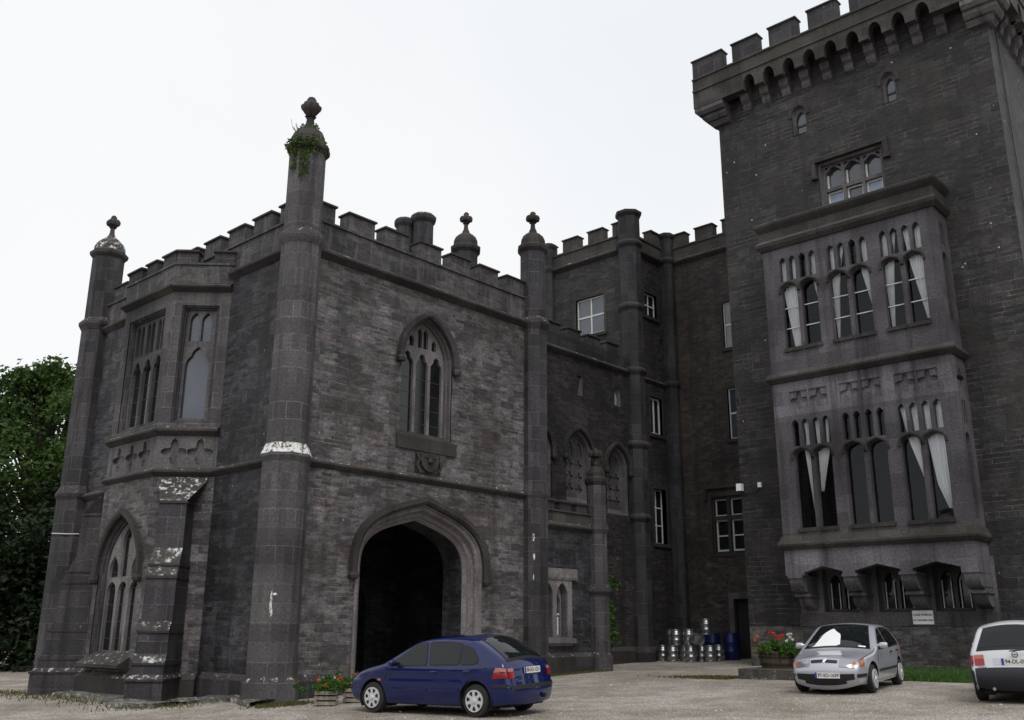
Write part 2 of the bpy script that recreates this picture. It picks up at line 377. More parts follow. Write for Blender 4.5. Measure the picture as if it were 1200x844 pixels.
def arch_h(P, s):
    for a, c in zip(P[:-1], P[1:]):
        if min(a[0], c[0]) <= s <= max(a[0], c[0]):
            t = (s - a[0]) / (c[0] - a[0]) if c[0] != a[0] else 0
            return a[1] + t * (c[1] - a[1])
    return min(a[1] for a in P)
REV = [(0, 0), (0, -.03), (.05, -.07), (.07, -.17), (.13, -.2), (.15, -.34)]
def stone_window(parent, F, s0, s1, zb, zs, za, lights=3, zl=None, transom=None, small=2, kind='pointed', rev=REV, mat='trim', tmat='tracery', glass='glass', name='window', cusp=.16, mull=.11, hoodw=.13, wired=True, deep=.16):
    """gothic window: splayed reveal, tracery plate pierced by lights, glass behind"""
    mb = MB(); o, d = rev[-1]
    flat = za is None
    if flat: rect_loft(mb, F, s0, s1, zb, zs, rev)
    else: arch_loft(mb, F, s0, s1, zb, zs, za, rev, kind)
    a0, a1, b0 = s0 + o, s1 - o, zb + o
    top = zs - o if flat else za - o
    inner = rect(a0, a1, b0, top) if flat else arch_poly(a0, a1, b0, zs, top, kind)
    P = None if flat else arch(a0, a1, zs, top, kind, 16)
    holes = []; w = (a1 - a0 - mull * .4) / lights
    zl = zl if zl is not None else zs
    x0 = a0 + mull * .2
    for k in range(lights):
        l0, l1 = x0 + k * w + mull / 2, x0 + (k + 1) * w - mull / 2
        hgt = (l1 - l0) * .95
        top_l = zl if transom is None else transom
        if flat and not small: top_l = top - .1
        if P: top_l = min(top_l, min(arch_h(P, l0), arch_h(P, l1)) - .02) if not small and transom is None else top_l
        if transom is None:
            holes.append(arch_poly(l0, l1, b0 + .05, top_l - hgt, top_l, 'pointed', 8, cusp))
        else:
            holes.append(arch_poly(l0, l1, b0 + .05, transom - hgt * .6, transom, 'round', 7))
            tl = zl if flat else min(arch_h(P, l0), arch_h(P, l1), zl + 9) - .02
            holes.append(arch_poly(l0, l1, transom + .13, tl - hgt * .9, tl, 'pointed', 8, cusp * .5))
        if small:
            m2 = mull * .5; ws = (l1 - l0 + mull - m2 * 2) / small
            for q in range(small):
                q0 = l0 - mull / 2 + m2 + q * ws + m2 * .4; q1 = q0 + ws - m2 * .8
                tp = top - .06 if flat else min(arch_h(P, q0), arch_h(P, q1)) - .04
                base = zl + .04 + (0.12 if (q in (0, small - 1)) else .05)
                base = max(base, zl - abs((q0 + q1) / 2 - (l0 + l1) / 2) / (l1 - l0) * hgt + .18)
                if tp - base > .16: holes.append(arch_poly(q0, q1, base, tp - (q1 - q0) * .8, tp, 'pointed', 5, cusp * .6))
    mb.slab(F, inner, holes, d - deep, d)
    # sill plinth of the lights
    win = mb.build(name, [M[mat]], parent, recalc=False)
    if tmat != mat:
        me = win.data; me.materials.append(M[tmat])
        nrev = (len(rev) - 1) * (4 if flat else len(arch(0, 1, 0, 1, kind)) + 2)
        for p in me.polygons:
            if p.index >= nrev: p.material_index = 1
    g = MB(); gd = d - deep * .62
    if flat: g.fbox(F, a0, a1, gd - .02, gd, b0, top)
    else: g.slab(F, inner, [], gd - .02, gd)
    g.build('pane', M[glass], win)
    if wired:
        q = MB()
        for k in range(lights):
            c = x0 + (k + .5) * w
            for z in [b0 + .35 + .42 * i for i in range(int((zl - b0 - .3) / .42))]:
                q.fbox(F, c - w / 2 + mull / 2, c + w / 2 - mull / 2, gd, gd + .012, z, z + .014)
        if q.v: q.build('glazing_bar', M['lead'], win)
    return win
def sash_window(parent, F, s0, s1, z0, z1, cols=2, rows=2, depth=.2, glass='glass_sky', meeting=True, hooded=False, fw=.06, name='window'):
    mb = MB(); rect_loft(mb, F, s0, s1, z0, z1, [(-.12, .015), (0, .015), (0, -depth - .1)]); 
    mb.fbox(F, s0 - .14, s1 + .14, -.02, .07, z0 - .14, z0 - .002)
    win = mb.build(name, M['trim_dark'], parent, recalc=True)
    f = MB(); holes = []
    cw, rh = (s1 - s0 - fw) / cols, (z1 - z0 - fw) / rows
    for i in range(cols):
        for j in range(rows):
            t = fw / 2 if not (meeting and j == rows // 2) else fw * .8
            holes.append(rect(s0 + fw / 2 + i * cw + fw * .38, s0 + fw / 2 + (i + 1) * cw - fw * .38, z0 + fw / 2 + j * rh + t, z0 + fw / 2 + (j + 1) * rh - fw * .35))
    f.slab(F, rect(s0, s1, z0, z1), holes, -depth - .06, -depth); f.build('sash_frame', M['white_paint'], win)
    g = MB(); g.fbox(F, s0, s1, -depth - .05, -depth - .03, z0, z1); g.build('pane', M[glass], win)
    return win
def merlons(parent, F, spans, z0, z1, thick, mat='rubble', cap='trim_dark', back=0.0, ch=.1):
    for a, c in spans:
        mb = MB(); mb.fbox(F, a, c, -thick, -back, z0, z1)
        r0 = [F(a - .035, z1 + .002, .06), F(c + .035, z1 + .002, .06), F(c + .035, z1 + .002, -thick - .05), F(a - .035, z1 + .002, -thick - .05)]
        up = lambda k, i: [(p[0], p[1], p[2] + k) for p in i]
        r2 = [F(a + .06, z1 + ch, -.05), F(c - .06, z1 + ch, -.05), F(c - .06, z1 + ch, -thick + .05), F(a + .06, z1 + ch, -thick + .05)]
        mb.loft([r0, up(.05, r0), r2], True, True, True, 1)
        mb.build('merlon', [M[mat], M[cap]], parent)
def spans(a, b, w, gap, start=None):
    o = []; x = a if start is None else start
    while x + w <= b + 1e-6: o.append((x, x + w)); x += w + gap
    return o
def finial(parent, c, h=.9, kind='bud', name='finial', mat='trim_dark'):
    mb = MB(); x, y, z = c
    if kind == 'bud':
        mb.lathe([(.13, 0), (.10, h * .1), (.085, h * .3), (.15, h * .34), (.10, h * .38), (.17, h * .48), (.23, h * .58), (.25, h * .68), (.235, h * .74), (.17, h * .80), (.125, h * .88), (.11, h * .95), (.085, h)], 16, c, flute=.1, lobes=8)
    else:
        mb.lathe([(.13, 0), (.085, h * .16), (.07, h * .4), (.125, h * .44), (.085, h * .48), (.12, h * .54), (.15, h * .62), (.16, h * .7), (.12, h * .77), (.09, h * .82), (.105, h * .9), (.085, h * .95), (.05, h)], 12, c, flute=.08, lobes=4)
        for k in range(4):
            a = k * math.pi / 2 + .78
            mb.lathe([(.02, -.13), (.09, -.09), (.115, -.01), (.10, .06), (.05, .12), (.02, .13)], 8, (x + .125 * math.cos(a), y + .125 * math.sin(a), z + h * .66))
    return mb.build(name, M[mat], parent, smooth=40)
def turret(parent, x, y, prof, capz, r, mat='ashlar', fin='bud', finh=.95, capmat='trim_dark', heavy=None, n=8, domeh=.75, capr=1.2, domemat=None):
    mb = MB(); mb.lathe(prof, n, (x, y, 0))
    t = mb.build('corner_turret', [M[mat], M['lichen']], parent, lichen=1)
    if heavy:
        for p in t.data.polygons:
            if p.material_index == 1 and heavy[0] < p.center.z < heavy[1]: p.material_index = 2
        t.data.materials.append(M['lichen_heavy'])
    c = MB(); c.lathe([(r, capz - .06), (r * capr, capz + .06), (r * capr * 1.02, capz + .16), (r * 1.02, capz + .24)], n, (x, y, 0), mat=0)
    c.lathe([(r * 1.0, capz + .235), (r * .97, capz + .24 + domeh * .28), (r * .82, capz + .24 + domeh * .55), (r * .55, capz + .24 + domeh * .76), (r * .33, capz + .24 + domeh * .88), (.13, capz + .24 + domeh)], n, (x, y, 0), mat=1)
    c.build('turret_cap', [M[capmat], M[domemat or ('mossy' if fin == 'bud' else 'trim_dark')]], t)
    finial(t, (x, y, capz + .22 + domeh), finh, fin)
    return t

# ================================================================== GROUND
def ground_z(x, y):
    d = math.hypot(x - 3, y + 2); k = max(0.0, min(1.0, (d - 45) / 60)); k = k * k * (3 - 2 * k)
    z = GZ(x, y)
    if d > 45: z = GZ(3 + (x - 3) * 45 / d, -2 + (y + 2) * 45 / d) * (1 - k * .6)
    return z
def ground_mat():
    m, t, b = new_mat('pale_gravel'); n = t.nodes.new; l = t.links.new
    oc = n('ShaderNodeTexCoord')
    def vor(s):
        v = n('ShaderNodeTexVoronoi'); v.inputs['Scale'].default_value = s; l(oc.outputs['Object'], v.inputs['Vector']); return v
    def noi(s, d=5):
        v = n('ShaderNodeTexNoise'); v.inputs['Scale'].default_value = s; v.inputs['Detail'].default_value = d; l(oc.outputs['Object'], v.inputs['Vector']); return v
    def ramp(src, *st):
        q = n('ShaderNodeValToRGB'); e = q.color_ramp.elements
        while len(e) < len(st): e.new(.5)
        for i, (p, c) in enumerate(st): e[i].position = p; e[i].color = (*c, 1)
        l(src, q.inputs[0]); return q.outputs[0]
    def mix(f, a, c, k='MIX'):
        q = n('ShaderNodeMix'); q.data_type = 'RGBA'; q.blend_type = k
        (l(f, q.inputs[0]) if not isinstance(f, (int, float)) else setattr(q.inputs[0], 'default_value', f)); l(a, q.inputs[6]); l(c, q.inputs[7]); return q.outputs[2]
    v1 = vor(33); v2 = vor(70)
    s = n('ShaderNodeSeparateColor'); l(v1.outputs['Color'], s.inputs[0]); s2 = n('ShaderNodeSeparateColor'); l(v2.outputs['Color'], s2.inputs[0])
    c1 = ramp(s.outputs[0], (0, (.27, .25, .245)), (.35, (.48, .455, .44)), (.75, (.66, .63, .615)), (1, (.80, .78, .76)))
    c2 = ramp(s2.outputs[0], (0, (.25, .23, .225)), (.5, (.53, .50, .485)), (1, (.76, .73, .71)))
    c = mix(.5, c1, c2)
    gap = ramp(v1.outputs['Distance'], (.25, (1, 1, 1)), (.75, (.45, .43, .4))); c = mix(1, c, gap, 'MULTIPLY')
    pa = ramp(noi(.35).outputs[0], (.35, (.78, .74, .67)), (.62, (1.08, 1.055, 1.02))); c = mix(1, c, pa, 'MULTIPLY')
    tr = ramp(noi(1.6).outputs[0], (.4, (.82, .8, .76)), (.6, (1.05, 1.05, 1.05))); c = mix(1, c, tr, 'MULTIPLY')
    l(c, b.inputs['Base Color']); b.inputs['Roughness'].default_value = .9; b.inputs['Specular IOR Level'].default_value = .2
    bp = n('ShaderNodeBump'); bp.inputs['Strength'].default_value = .9; bp.inputs['Distance'].default_value = .02; l(v1.outputs['Distance'], bp.inputs['Height']); bp.invert = True
    l(bp.outputs[0], b.inputs['Normal']); return m
gm = MB()
xs = sorted(set([-400, -250, -150, -100, -80] + list(range(-70, 72, 2)) + [80, 100, 150, 250, 400]))
vs_ = [(x, y, ground_z(x, y)) for y in xs for x in xs]; nx = len(xs)
gm.add(vs_, [(j * nx + i, j * nx + i + 1, (j + 1) * nx + i + 1, (j + 1) * nx + i) for j in range(nx - 1) for i in range(nx - 1)])
tag(gm.build('ground', ground_mat(), smooth=60), kind='structure')

# ================================================================== GATEHOUSE
gate = empty('gatehouse', (0, 0, 0), 0, 'two-storey dark stone gatehouse with carriage arch, oriel and domed corner turrets', 'gatehouse')
B0 = FB(0.0); A0 = FA(0.0)
AR = (2.2, 6.68, -.5, 3.1, 4.78)                       # carriage arch: s0,s1,bottom,springing,apex
WN = (3.46, 5.36, 6.55, 8.75, 10.02)                   # window over the arch
mb = MB()
mb.slab(B0, rect(0, 8.88, -.6, 10.8), [arch_poly(*AR, 'tudor', 12), arch_poly(*WN, 'pointed')], -.34, 0)
mb.build('front_wall', M['rubble'], gate)
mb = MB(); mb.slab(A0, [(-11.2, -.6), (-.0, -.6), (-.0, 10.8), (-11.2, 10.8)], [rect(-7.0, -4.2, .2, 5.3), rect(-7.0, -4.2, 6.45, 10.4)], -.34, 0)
mb.build('side_wall', M['rubble_dark'], gate)
mb = MB()   # rear walls, roof and the dark vaulted passage inside
mb.box(.5, 8.86, 10.86, 11.2, -.6, 10.8); mb.box(8.5, 8.86, .36, 10.8, -.6, 10.8); mb.box(.36, 8.84, .36, 10.84, 10.5, 10.7)
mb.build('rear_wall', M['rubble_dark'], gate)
mb = MB()
IP = (2.63, 6.25, -.5, 3.1, 4.38)
pin = arch_poly(*IP, 'tudor', 12)
mb.slab(B0, rect(.36, 8.5, -.6, 5.3), [pin], -1.1, -.36)
mb.slab(FB(5.4), rect(.36, 8.5, -.6, 5.3), [arch_poly(5.6, 7.0, -.5, 2.3, 3.1, 'pointed')], -.4, 0)
mb.box(.36, 8.5, .4, 10.8, 5.2, 5.4); mb.box(.36, .9, 1.11, 5.39, -.6, 5.18); mb.box(8.1, 8.48, 1.11, 5.39, -.6, 5.18)
mb.build('passage_wall', M['rubble_dark'], gate)
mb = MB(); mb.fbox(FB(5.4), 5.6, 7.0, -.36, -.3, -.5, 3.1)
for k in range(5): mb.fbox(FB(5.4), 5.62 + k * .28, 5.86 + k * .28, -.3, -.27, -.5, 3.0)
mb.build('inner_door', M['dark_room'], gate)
mb = MB()
prof = [(0, .0), (0, .03), (.05, .05), (.08, -.02), (.15, -.04), (.18, -.1), (.14, -.14), (.22, -.2), (.30, -.22), (.33, -.28), (.43, -.34), (.43, -.37)]
arch_loft(mb, B0, *AR, prof, 'tudor', 12, sill=False, k=.95)
ar = mb.build('arch_moulding', M['tracery'], gate, recalc=False)
mb = MB(); hood(mb, B0, AR[0], AR[1], AR[3], AR[4], .2, .17, .25, 'tudor', 12); mb.build('hood_mould', M['trim_dark'], gate)
w = stone_window(gate, B0, *WN, lights=3, zl=9.02, small=2, rev=[(0, 0), (0, -.03), (.04, -.05), (.06, -.14), (.10, -.16), (.115, -.23)], glass='glass', mull=.1, cusp=.2, deep=.14)
mb = MB(); hood(mb, B0, WN[0], WN[1], WN[3], WN[4], .19, .15, .1); mb.build('hood_mould', M['ashlar_dark'], w)
mb = MB(); mb.fbox(B0, WN[0] - .1, WN[1] + .2, -.3, .05, 6.2, 6.56); mb.loft([[B0(a, z, d) for a, z, d in ((q, 6.56, .05), (q, 6.74, -.22), (q, 6.56, -.22))] for q in (WN[0], WN[1])], True, True, True)
mb.build('sill', M['trim_dark'], w)
# carved shield
mb = MB(); mb.slab(B0, rect(4.05, 4.95, 5.62, 6.17), [], 0, .05)
sh = [(4.18, 6.12), (4.82, 6.12), (4.84, 5.95), (4.78, 5.8), (4.66, 5.7), (4.5, 5.64), (4.34, 5.7), (4.22, 5.8), (4.16, 5.95)]
mb.slab(B0, sh, [], .04, .12)
for a in (4.06, 4.94):
    mb.tube([B0(a, 6.12, .08), B0(a + (.05 if a < 4.5 else -.05), 5.95, .12), B0(a, 5.8, .08), B0(a + (.08 if a < 4.5 else -.08), 5.66, .1)], .045, 6)
mb.lathe([(.02, -.1), (.11, -.03), (.09, .05), (.02, .09)], 8, B0(4.5, 5.94, .12)); mb.fbox(B0, 4.3, 4.7, .1, .15, 6.02, 6.07)
mb.build('carved_shield', M['trim_dark'], gate, recalc=True)
# turrets
def tprof(r1, r2, r3, zl, zu, zc, g=-.5, plinth=.5, pr=1.14):
    return [(r1 * pr, g), (r1 * pr, plinth - .08), (r1, plinth + .06), (r1, zl - .25), (r1 * 1.1, zl - .12), (r1 * 1.1, zl - .05), (r2, zl + .2), (r2, zu - .28), (r2 * 1.2, zu - .1), (r2 * 1.2, zu), (r3, zu + .16), (r3, zc)]
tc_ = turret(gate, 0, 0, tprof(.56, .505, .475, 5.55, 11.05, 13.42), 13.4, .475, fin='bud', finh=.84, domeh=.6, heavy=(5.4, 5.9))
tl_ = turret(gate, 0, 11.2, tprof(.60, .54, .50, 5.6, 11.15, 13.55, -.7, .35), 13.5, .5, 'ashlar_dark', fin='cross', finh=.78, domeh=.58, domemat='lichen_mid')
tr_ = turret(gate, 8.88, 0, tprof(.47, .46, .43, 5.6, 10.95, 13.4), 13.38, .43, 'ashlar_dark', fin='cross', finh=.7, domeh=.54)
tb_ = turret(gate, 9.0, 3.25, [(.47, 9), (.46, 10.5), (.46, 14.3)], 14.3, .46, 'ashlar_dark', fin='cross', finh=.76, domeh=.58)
mb = MB(); mb.tube([(.0 + .56 * math.cos(a) , 11.2 + .6 * math.sin(a), 4.32 - .02 * math.sin((a - 3.3) * 2)) for a in [math.pi * .9 + k * .2 for k in range(10)]], .018, 5)
mb.v = [(x - .03, y, z) for x, y, z in mb.v]; mb.build('cable', M['white_paint'], tl_)
def flakes(t, cx, cy, ap, spots, seed):
    F = frame(cx - .7071 * ap, cy - .7071 * ap, -1, -1); rn = random.Random(seed); mb = MB()
    for s_, z, w, h in spots:
        n = 14; mb.slab(F, [(s_ + w * rn.uniform(.55, 1.1) * math.cos(2 * math.pi * k / n), z + h * rn.uniform(.7, 1.1) * math.sin(2 * math.pi * k / n)) for k in range(n)], [], -.004, .006)
    mb.build('flaking_limewash', M['lichen_heavy'], t)
flakes(tc_, 0, 0, .519, [(-.02, 2.12, .035, .26), (.0, 1.9, .03, .1), (.05, 2.3, .06, .03)], 4)
flakes(tr_, 8.88, 0, .436, [(-.02, 4.18, .04, .13), (.0, 3.62, .035, .1), (-.02, 3.05, .015, .09)], 5)
# chimney pair
for cx, cy, top, r in ((8.38, 4.83, 15.9, .42), (7.95, 5.35, 15.75, .34)):
    mb = MB(); mb.lathe([(r * .95, 10.6), (r * .9, top - .6), (r * .9, top - .25), (r * 1.12, top - .12), (r * 1.15, top), (r * .95, top + .1), (r * .8, top + .12)], 10, (cx, cy, 0)); mb.build('chimney', [M['ashlar_dark'], M['lichen']], gate, lichen=1)
# string courses and plinth
mb = MB(); course(mb, [(0, 8.1), (0, 11.2)][::-1], STRING(5.33)); course(mb, [(0, 11.2), (0, 8.05)], STRING(10.75, .28, .16)); course(mb, [(0, 3.15), (0, 0), (8.88, 0)], STRING(10.72, .3, .17)); course(mb, [(0, 3.15), (0, 0), (8.88, 0)], STRING(5.33))
mb.build('string_course', [M['trim_dark'], M['lichen']], gate, recalc=True, lichen=1)
PL = lambda z: [(-.05, -.6), (.10, -.6), (.10, z - .1), (.02, z + .04), (-.05, z + .04)]
mb = MB(); course(mb, [(0, 11.2), (0, 8.3)], PL(.42)); course(mb, [(0, 2.9), (0, 0), (2.15, 0)], PL(.5)); course(mb, [(6.75, 0), (8.88, 0)], PL(.5))
mb.build('plinth', [M['ashlar_dark'], M['lichen']], gate, recalc=True, lichen=1)
# parapets
mb = MB(); mb.fbox(B0, 0, 8.88, -.36, .0, 10.8, 11.7); mb.fbox(B0, .3, 8.6, -.42, .05, 11.702, 11.76); mb.build('parapet', M['parapet'], gate)
mb = MB(); mb.fbox(A0, -11.2, 0, -.36, .0, 10.8, 11.7); mb.fbox(A0, -10.9, -.3, -.42, .05, 11.702, 11.76); mb.build('parapet', M['parapet'], gate)
merlons(gate, B0, [(.44, .98), (1.42, 2.32), (2.68, 3.52), (4.0, 4.82), (5.22, 6.0), (6.4, 7.24), (7.62, 8.45)], 11.76, 12.22, .38, 'parapet')
merlons(gate, A0, [(-1.06, -.44), (-2.3, -1.45), (-3.55, -2.72), (-4.8, -3.97), (-6.05, -5.22), (-7.3, -6.5), (-8.75, -7.9), (-10.4, -9.5)], 11.76, 12.22, .38, 'parapet')
# ---- oriel
OX = 1.1
F0 = FA(-OX); FR = frame(-.55, 3.7, -1, -1); FL = frame(-.55, 7.5, -1, 1); HW = .778
pth = [(0, 8.05), (-OX, 6.95), (-OX, 4.25), (0, 3.15)]
LW = (-6.72, -4.5, .78, 2.95, 4.42)
mb = MB()
mb.slab(F0, rect(-6.95, -4.25, -.6, 5.35), [arch_poly(*LW)], -.3, 0)
mb.fbox(FR, -HW, HW, -.3, 0, -.6, 5.35); mb.fbox(FL, -HW, HW, -.3, 0, -.6, 5.35)
mb.build('oriel_base', M['rubble'], gate)
lw_ = stone_window(gate, F0, *LW, lights=3, transom=2.72, zl=4.2, small=0, rev=[(0, 0), (0, -.02), (.07, -.06), (.09, -.11), (.15, -.13), (.16, -.17)], tmat='tracery', cusp=.0, mull=.12, deep=.14, mat='ashlar_dark')
mb = MB(); hood(mb, F0, LW[0], LW[1], LW[3], LW[4], .18, .13, .15); mb.build('hood_mould', M['trim_dark'], lw_)
mb = MB(); mb.loft([[F0(q, z, d) for z, d in ((.55, .02), (.6, .3), (.68, .3), (1.0, -.2), (1.0, -.3), (.55, -.3))] for q in (LW[0] - .05, LW[1] + .05)], True, True, True)
mb.build('sill', [M['trim_dark'], M['lichen']], lw_, recalc=True, lichen=1)
mb = MB()
quat = lambda c, z, r: [(c + r * (1 + .42 * math.cos(4 * t)) * .72 * math.cos(t), z + r * (1 + .42 * math.cos(4 * t)) * .72 * math.sin(t)) for t in [k * 2 * math.pi / 28 for k in range(28)]]
def sunk(mb, F, s0, s1, z0, z1, cells, d=.09):
    mb.slab(F, rect(s0, s1, z0, z1), [quat(c, z, r) for c, z, r in cells], -d, 0)
    mb.fbox(F, s0, s1, -.3, -d - .002, z0, z1)
sunk(mb, F0, -6.95, -4.25, 5.5, 6.42, [(-6.35 + .72 * k, 5.96, .34) for k in range(3)] + [])
for F in (FR, FL): sunk(mb, F, -HW, HW, 5.5, 6.42, [(-.33, 5.96, .34), (.33, 5.96, .34)])
mb.build('carved_frieze', M['trim'], gate)
mb = MB()
UW = (-6.62, -4.58, 6.72, 9.98)
mb.slab(F0, rect(-6.95, -4.25, 6.5, 10.42), [rect(*UW)], -.3, 0)
mb.slab(FR, rect(-HW, HW, 6.5, 10.42), [rect(-.5, .5, 6.72, 9.98)], -.3, 0)
mb.slab(FL, rect(-HW, HW, 6.5, 10.42), [rect(-.5, .5, 6.72, 9.98)], -.3, 0)
mb.build('oriel_bay', M['ashlar'], gate)
RV2 = [(0, 0), (0, -.02), (.05, -.05), (.07, -.1), (.10, -.11), (.11, -.15)]
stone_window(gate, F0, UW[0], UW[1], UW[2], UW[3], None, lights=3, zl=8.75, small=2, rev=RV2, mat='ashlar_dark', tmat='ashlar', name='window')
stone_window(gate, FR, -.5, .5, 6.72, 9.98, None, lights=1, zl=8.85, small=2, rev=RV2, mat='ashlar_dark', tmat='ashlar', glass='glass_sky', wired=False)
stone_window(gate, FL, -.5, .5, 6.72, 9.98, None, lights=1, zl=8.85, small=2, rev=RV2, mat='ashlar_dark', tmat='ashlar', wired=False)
mb = MB(); course(mb, pth, STRING(5.32, .22, .13)); course(mb, pth, STRING(6.38, .26, .16)); course(mb, pth, STRING(10.36, .26, .17)); course(mb, pth, [(-.05, -.6), (.16, -.6), (.16, .36), (.02, .5), (-.05, .5)])
mb.build('string_course', [M['trim_dark'], M['lichen']], gate, recalc=True, lichen=1)
pp = [(0, 8.12), (-OX - .03, 6.98), (-OX - .03, 4.22), (0, 3.08)]
mb = MB(); course(mb, pp, [(-.3, 10.6), (0, 10.6), (0, 11.12), (.04, 11.13), (.04, 11.19), (-.3, 11.19)]); mb.build('parapet', M['parapet'], gate, recalc=True)
F0p = FA(-OX - .03); FRp = frame(-.565, 3.65, -1, -1); FLp = frame(-.565, 7.55, -1, 1)
merlons(gate, F0p, [(-6.98, -6.2), (-5.9, -5.3), (-4.95, -4.26)], 11.19, 11.5, .3, 'ashlar_dark')
merlons(gate, FRp, [(-.8, -.22), (.22, .78)], 11.19, 11.5, .3, 'ashlar_dark'); merlons(gate, FLp, [(-.78, -.22), (.22, .78)], 11.19, 11.5, .3, 'ashlar_dark')
mb = MB(); mb.add([(0, 8.0, 10.7), (-OX + .05, 6.9, 10.7), (-OX + .05, 4.3, 10.7), (0, 3.2, 10.7)], [(0, 3, 2, 1)]); mb.build('oriel_roof', M['lead'], gate)
# buttresses on the canted sides of the oriel
for F in (FR, FL):
    mb = MB(); wd = .36
    st = [(-.6, 1.5, .42), (.42, 1.5, .42), (.52, 1.36, .37), (.78, 1.34, .37), (.98, 1.22, .37), (1.5, 1.2, .36), (1.72, 1.05, .36), (2.78, 1.0, .36), (3.45, .72, .345), (4.62, .68, .33), (5.15, .12, .6), (5.3, .02, .62)]
    mb.loft([[F(-h, z, -.25), F(h, z, -.25), F(h, z, d), F(-h, z, d)] for z, d, h in st], True, True, True)
    bt = mb.build('buttress', [M['ashlar_dark'], M['lichen_mid']], gate, recalc=True, lichen=1)
    mb = MB()
    for z, d, h in ((.43, 1.5, .42), (.78, 1.34, .37), (1.5, 1.2, .36), (2.76, 1.0, .36), (3.06, .9, .36), (4.6, .68, .34)): mb.loft([[F(-h - .02, zz, -.2), F(h + .02, zz, -.2), F(h + .02, zz, d + .04), F(-h - .02, zz, d + .04)] for zz in (z - .05, z)], True, True, True)
    mb.build('weathering', [M['trim_dark']], bt)
# ================================================================== LOW ANNEXE beside the gatehouse
ann = empty('annexe', (10.5, 1, 0), 0, 'low battlemented stone annexe with twin narrow windows and a small domed turret', 'annexe')
ann.location = (0, 0, 0)
G0 = FB(.06)
mb = MB(); GW = [(9.32, 9.8), (9.98, 10.5)]
mb.slab(G0, rect(9.1, 12.0, -.3, 4.8), [arch_poly(a, c, 1.35, 2.55, 2.95) for a, c in GW], -.3, 0); mb.box(11.7, 12.0, .37, 2.06, -.3, 4.8); mb.box(9.0, 11.95, .37, 2.05, 4.5, 4.7)
mb.build('wall', M['rubble_dark'], ann)
for a, c in GW:
    w = stone_window(ann, G0, a, c, 1.35, 2.55, 2.95, lights=1, zl=2.78, small=0, rev=[(0, 0), (.02, -.1), (.03, -.2)], tmat='tracery', wired=False, cusp=.1, mull=.05)
    q = MB(); q.fbox(G0, a + .06, c - .06, -.262, -.24, 2.0, 2.05); q.fbox(G0, a + .2, a + .23, -.262, -.24, 1.4, 2.75); q.fbox(G0, (a + c) / 2 - .02, c - .1, -.262, -.245, 1.42, 1.95); q.build('glazing_bar', M['white_paint'], w)
mb = MB(); mb.slab(G0, rect(9.15, 10.72, 1.1, 3.05), [arch_poly(a - .005, c + .005, 1.35, 2.55, 2.95) for a, c in GW], 0, .05); mb.fbox(G0, 9.15, 10.8, -.01, .14, 1.18, 1.32); mb.build('window_surround', M['tracery'], ann)
mb = MB(); mb.fbox(G0, 9.15, 10.95, -.01, .09, 3.05, 3.38); [mb.fbox(G0, 9.2 + .29 * k, 9.44 + .29 * k, .085, .11, 3.1, 3.33) for k in range(6)]; mb.build('carved_panel', M['tracery'], ann, split=False)
mb = MB(); course(mb, [(9.1, .06), (12.0, .06), (12.0, 2.0)], STRING(4.55, .26, .15)); course(mb, [(9.1, .06), (12.0, .06), (12, 2)], [(-.05, -.4), (.12, -.4), (.12, .78), (.02, .9), (-.05, .9)]); mb.build('string_course', [M['trim_dark'], M['lichen']], ann, recalc=True, lichen=1)
mb = MB(); mb.fbox(G0, 9.1, 12.0, -.3, 0, 4.8, 5.12); mb.fbox(G0, 9.1, 12, -.34, .05, 5.122, 5.18); mb.build('parapet', [M['mossy']], ann)
merlons(ann, G0, [(9.35, 9.95), (10.25, 10.8), (11.05, 11.62)], 5.18, 5.42, .3, 'ashlar_dark')
turret(ann, 12.05, 0.02, [(.44, -.4), (.44, .78), (.37, .9), (.37, 2.62), (.46, 2.74), (.46, 2.82), (.33, 3.0), (.33, 4.55), (.40, 4.68), (.40, 4.76), (.32, 4.9), (.32, 6.2)], 6.18, .32, 'ashlar', fin='cross', finh=.55, domeh=.42)

# ================================================================== RECESSED WING
wing = empty('chapel_wing', (0, 0, 0), 0, 'recessed stone wing with tall blind traceried arches behind the low annexe', 'wing')
W0 = FB(2.06); LN = [(10.7, 12.2, 5.9, 7.6, 8.45), (13.02, 14.5, 5.9, 7.7, 8.55), (15.4, 16.75, 5.7, 7.5, 8.3)]
mb = MB(); holes = [arch_poly(*q) for q in LN] + [rect(13.72, 14.02, 9.85, 10.6), arch_poly(16.0, 16.38, 9.85, 10.4, 10.62)]
mb.slab(W0, rect(8.9, 17.3, -.3, 11.4), holes, -.35, 0); mb.box(8.9, 17.2, 2.5, 9, 10.9, 11.1); mb.box(8.9, 17.2, 8.8, 9, -.3, 11)
mb.build('wall', M['rubble_shade'], wing)
for s0, s1, zb, zs, za in LN:
    mb = MB(); arch_loft(mb, W0, s0, s1, zb, zs, za, [(0, 0), (0, -.03), (.1, -.08), (.16, -.2), (.22, -.24)])
    pin = arch_poly(s0 + .22, s1 - .22, zb + .22, zs, za - .22); c = (s0 + s1) / 2; hl = []
    for a, b in ((s0 + .27, c - .05), (c + .05, s1 - .27)):
        z = zb + .3
        while z < zs - .35: hl.append(quat((a + b) / 2, z + .22, .2)); z += .44
        hl.append(arch_poly(a + .03, b - .03, zs - .1, zs + .15, zs + .42))
    mb.slab(W0, pin, hl, -.3, -.24); mb.slab(W0, pin, [], -.34, -.302)
    w = mb.build('blind_window', M['ashlar'], wing); mb = MB(); hood(mb, W0, s0, s1, zs, za, .17, .12, .2); mb.build('hood_mould', M['trim_dark'], w)
M['pale_pane'] = plain('pale_blue_pane', (.24, .28, .38), .2)  # opaque pane in a flat pale blue
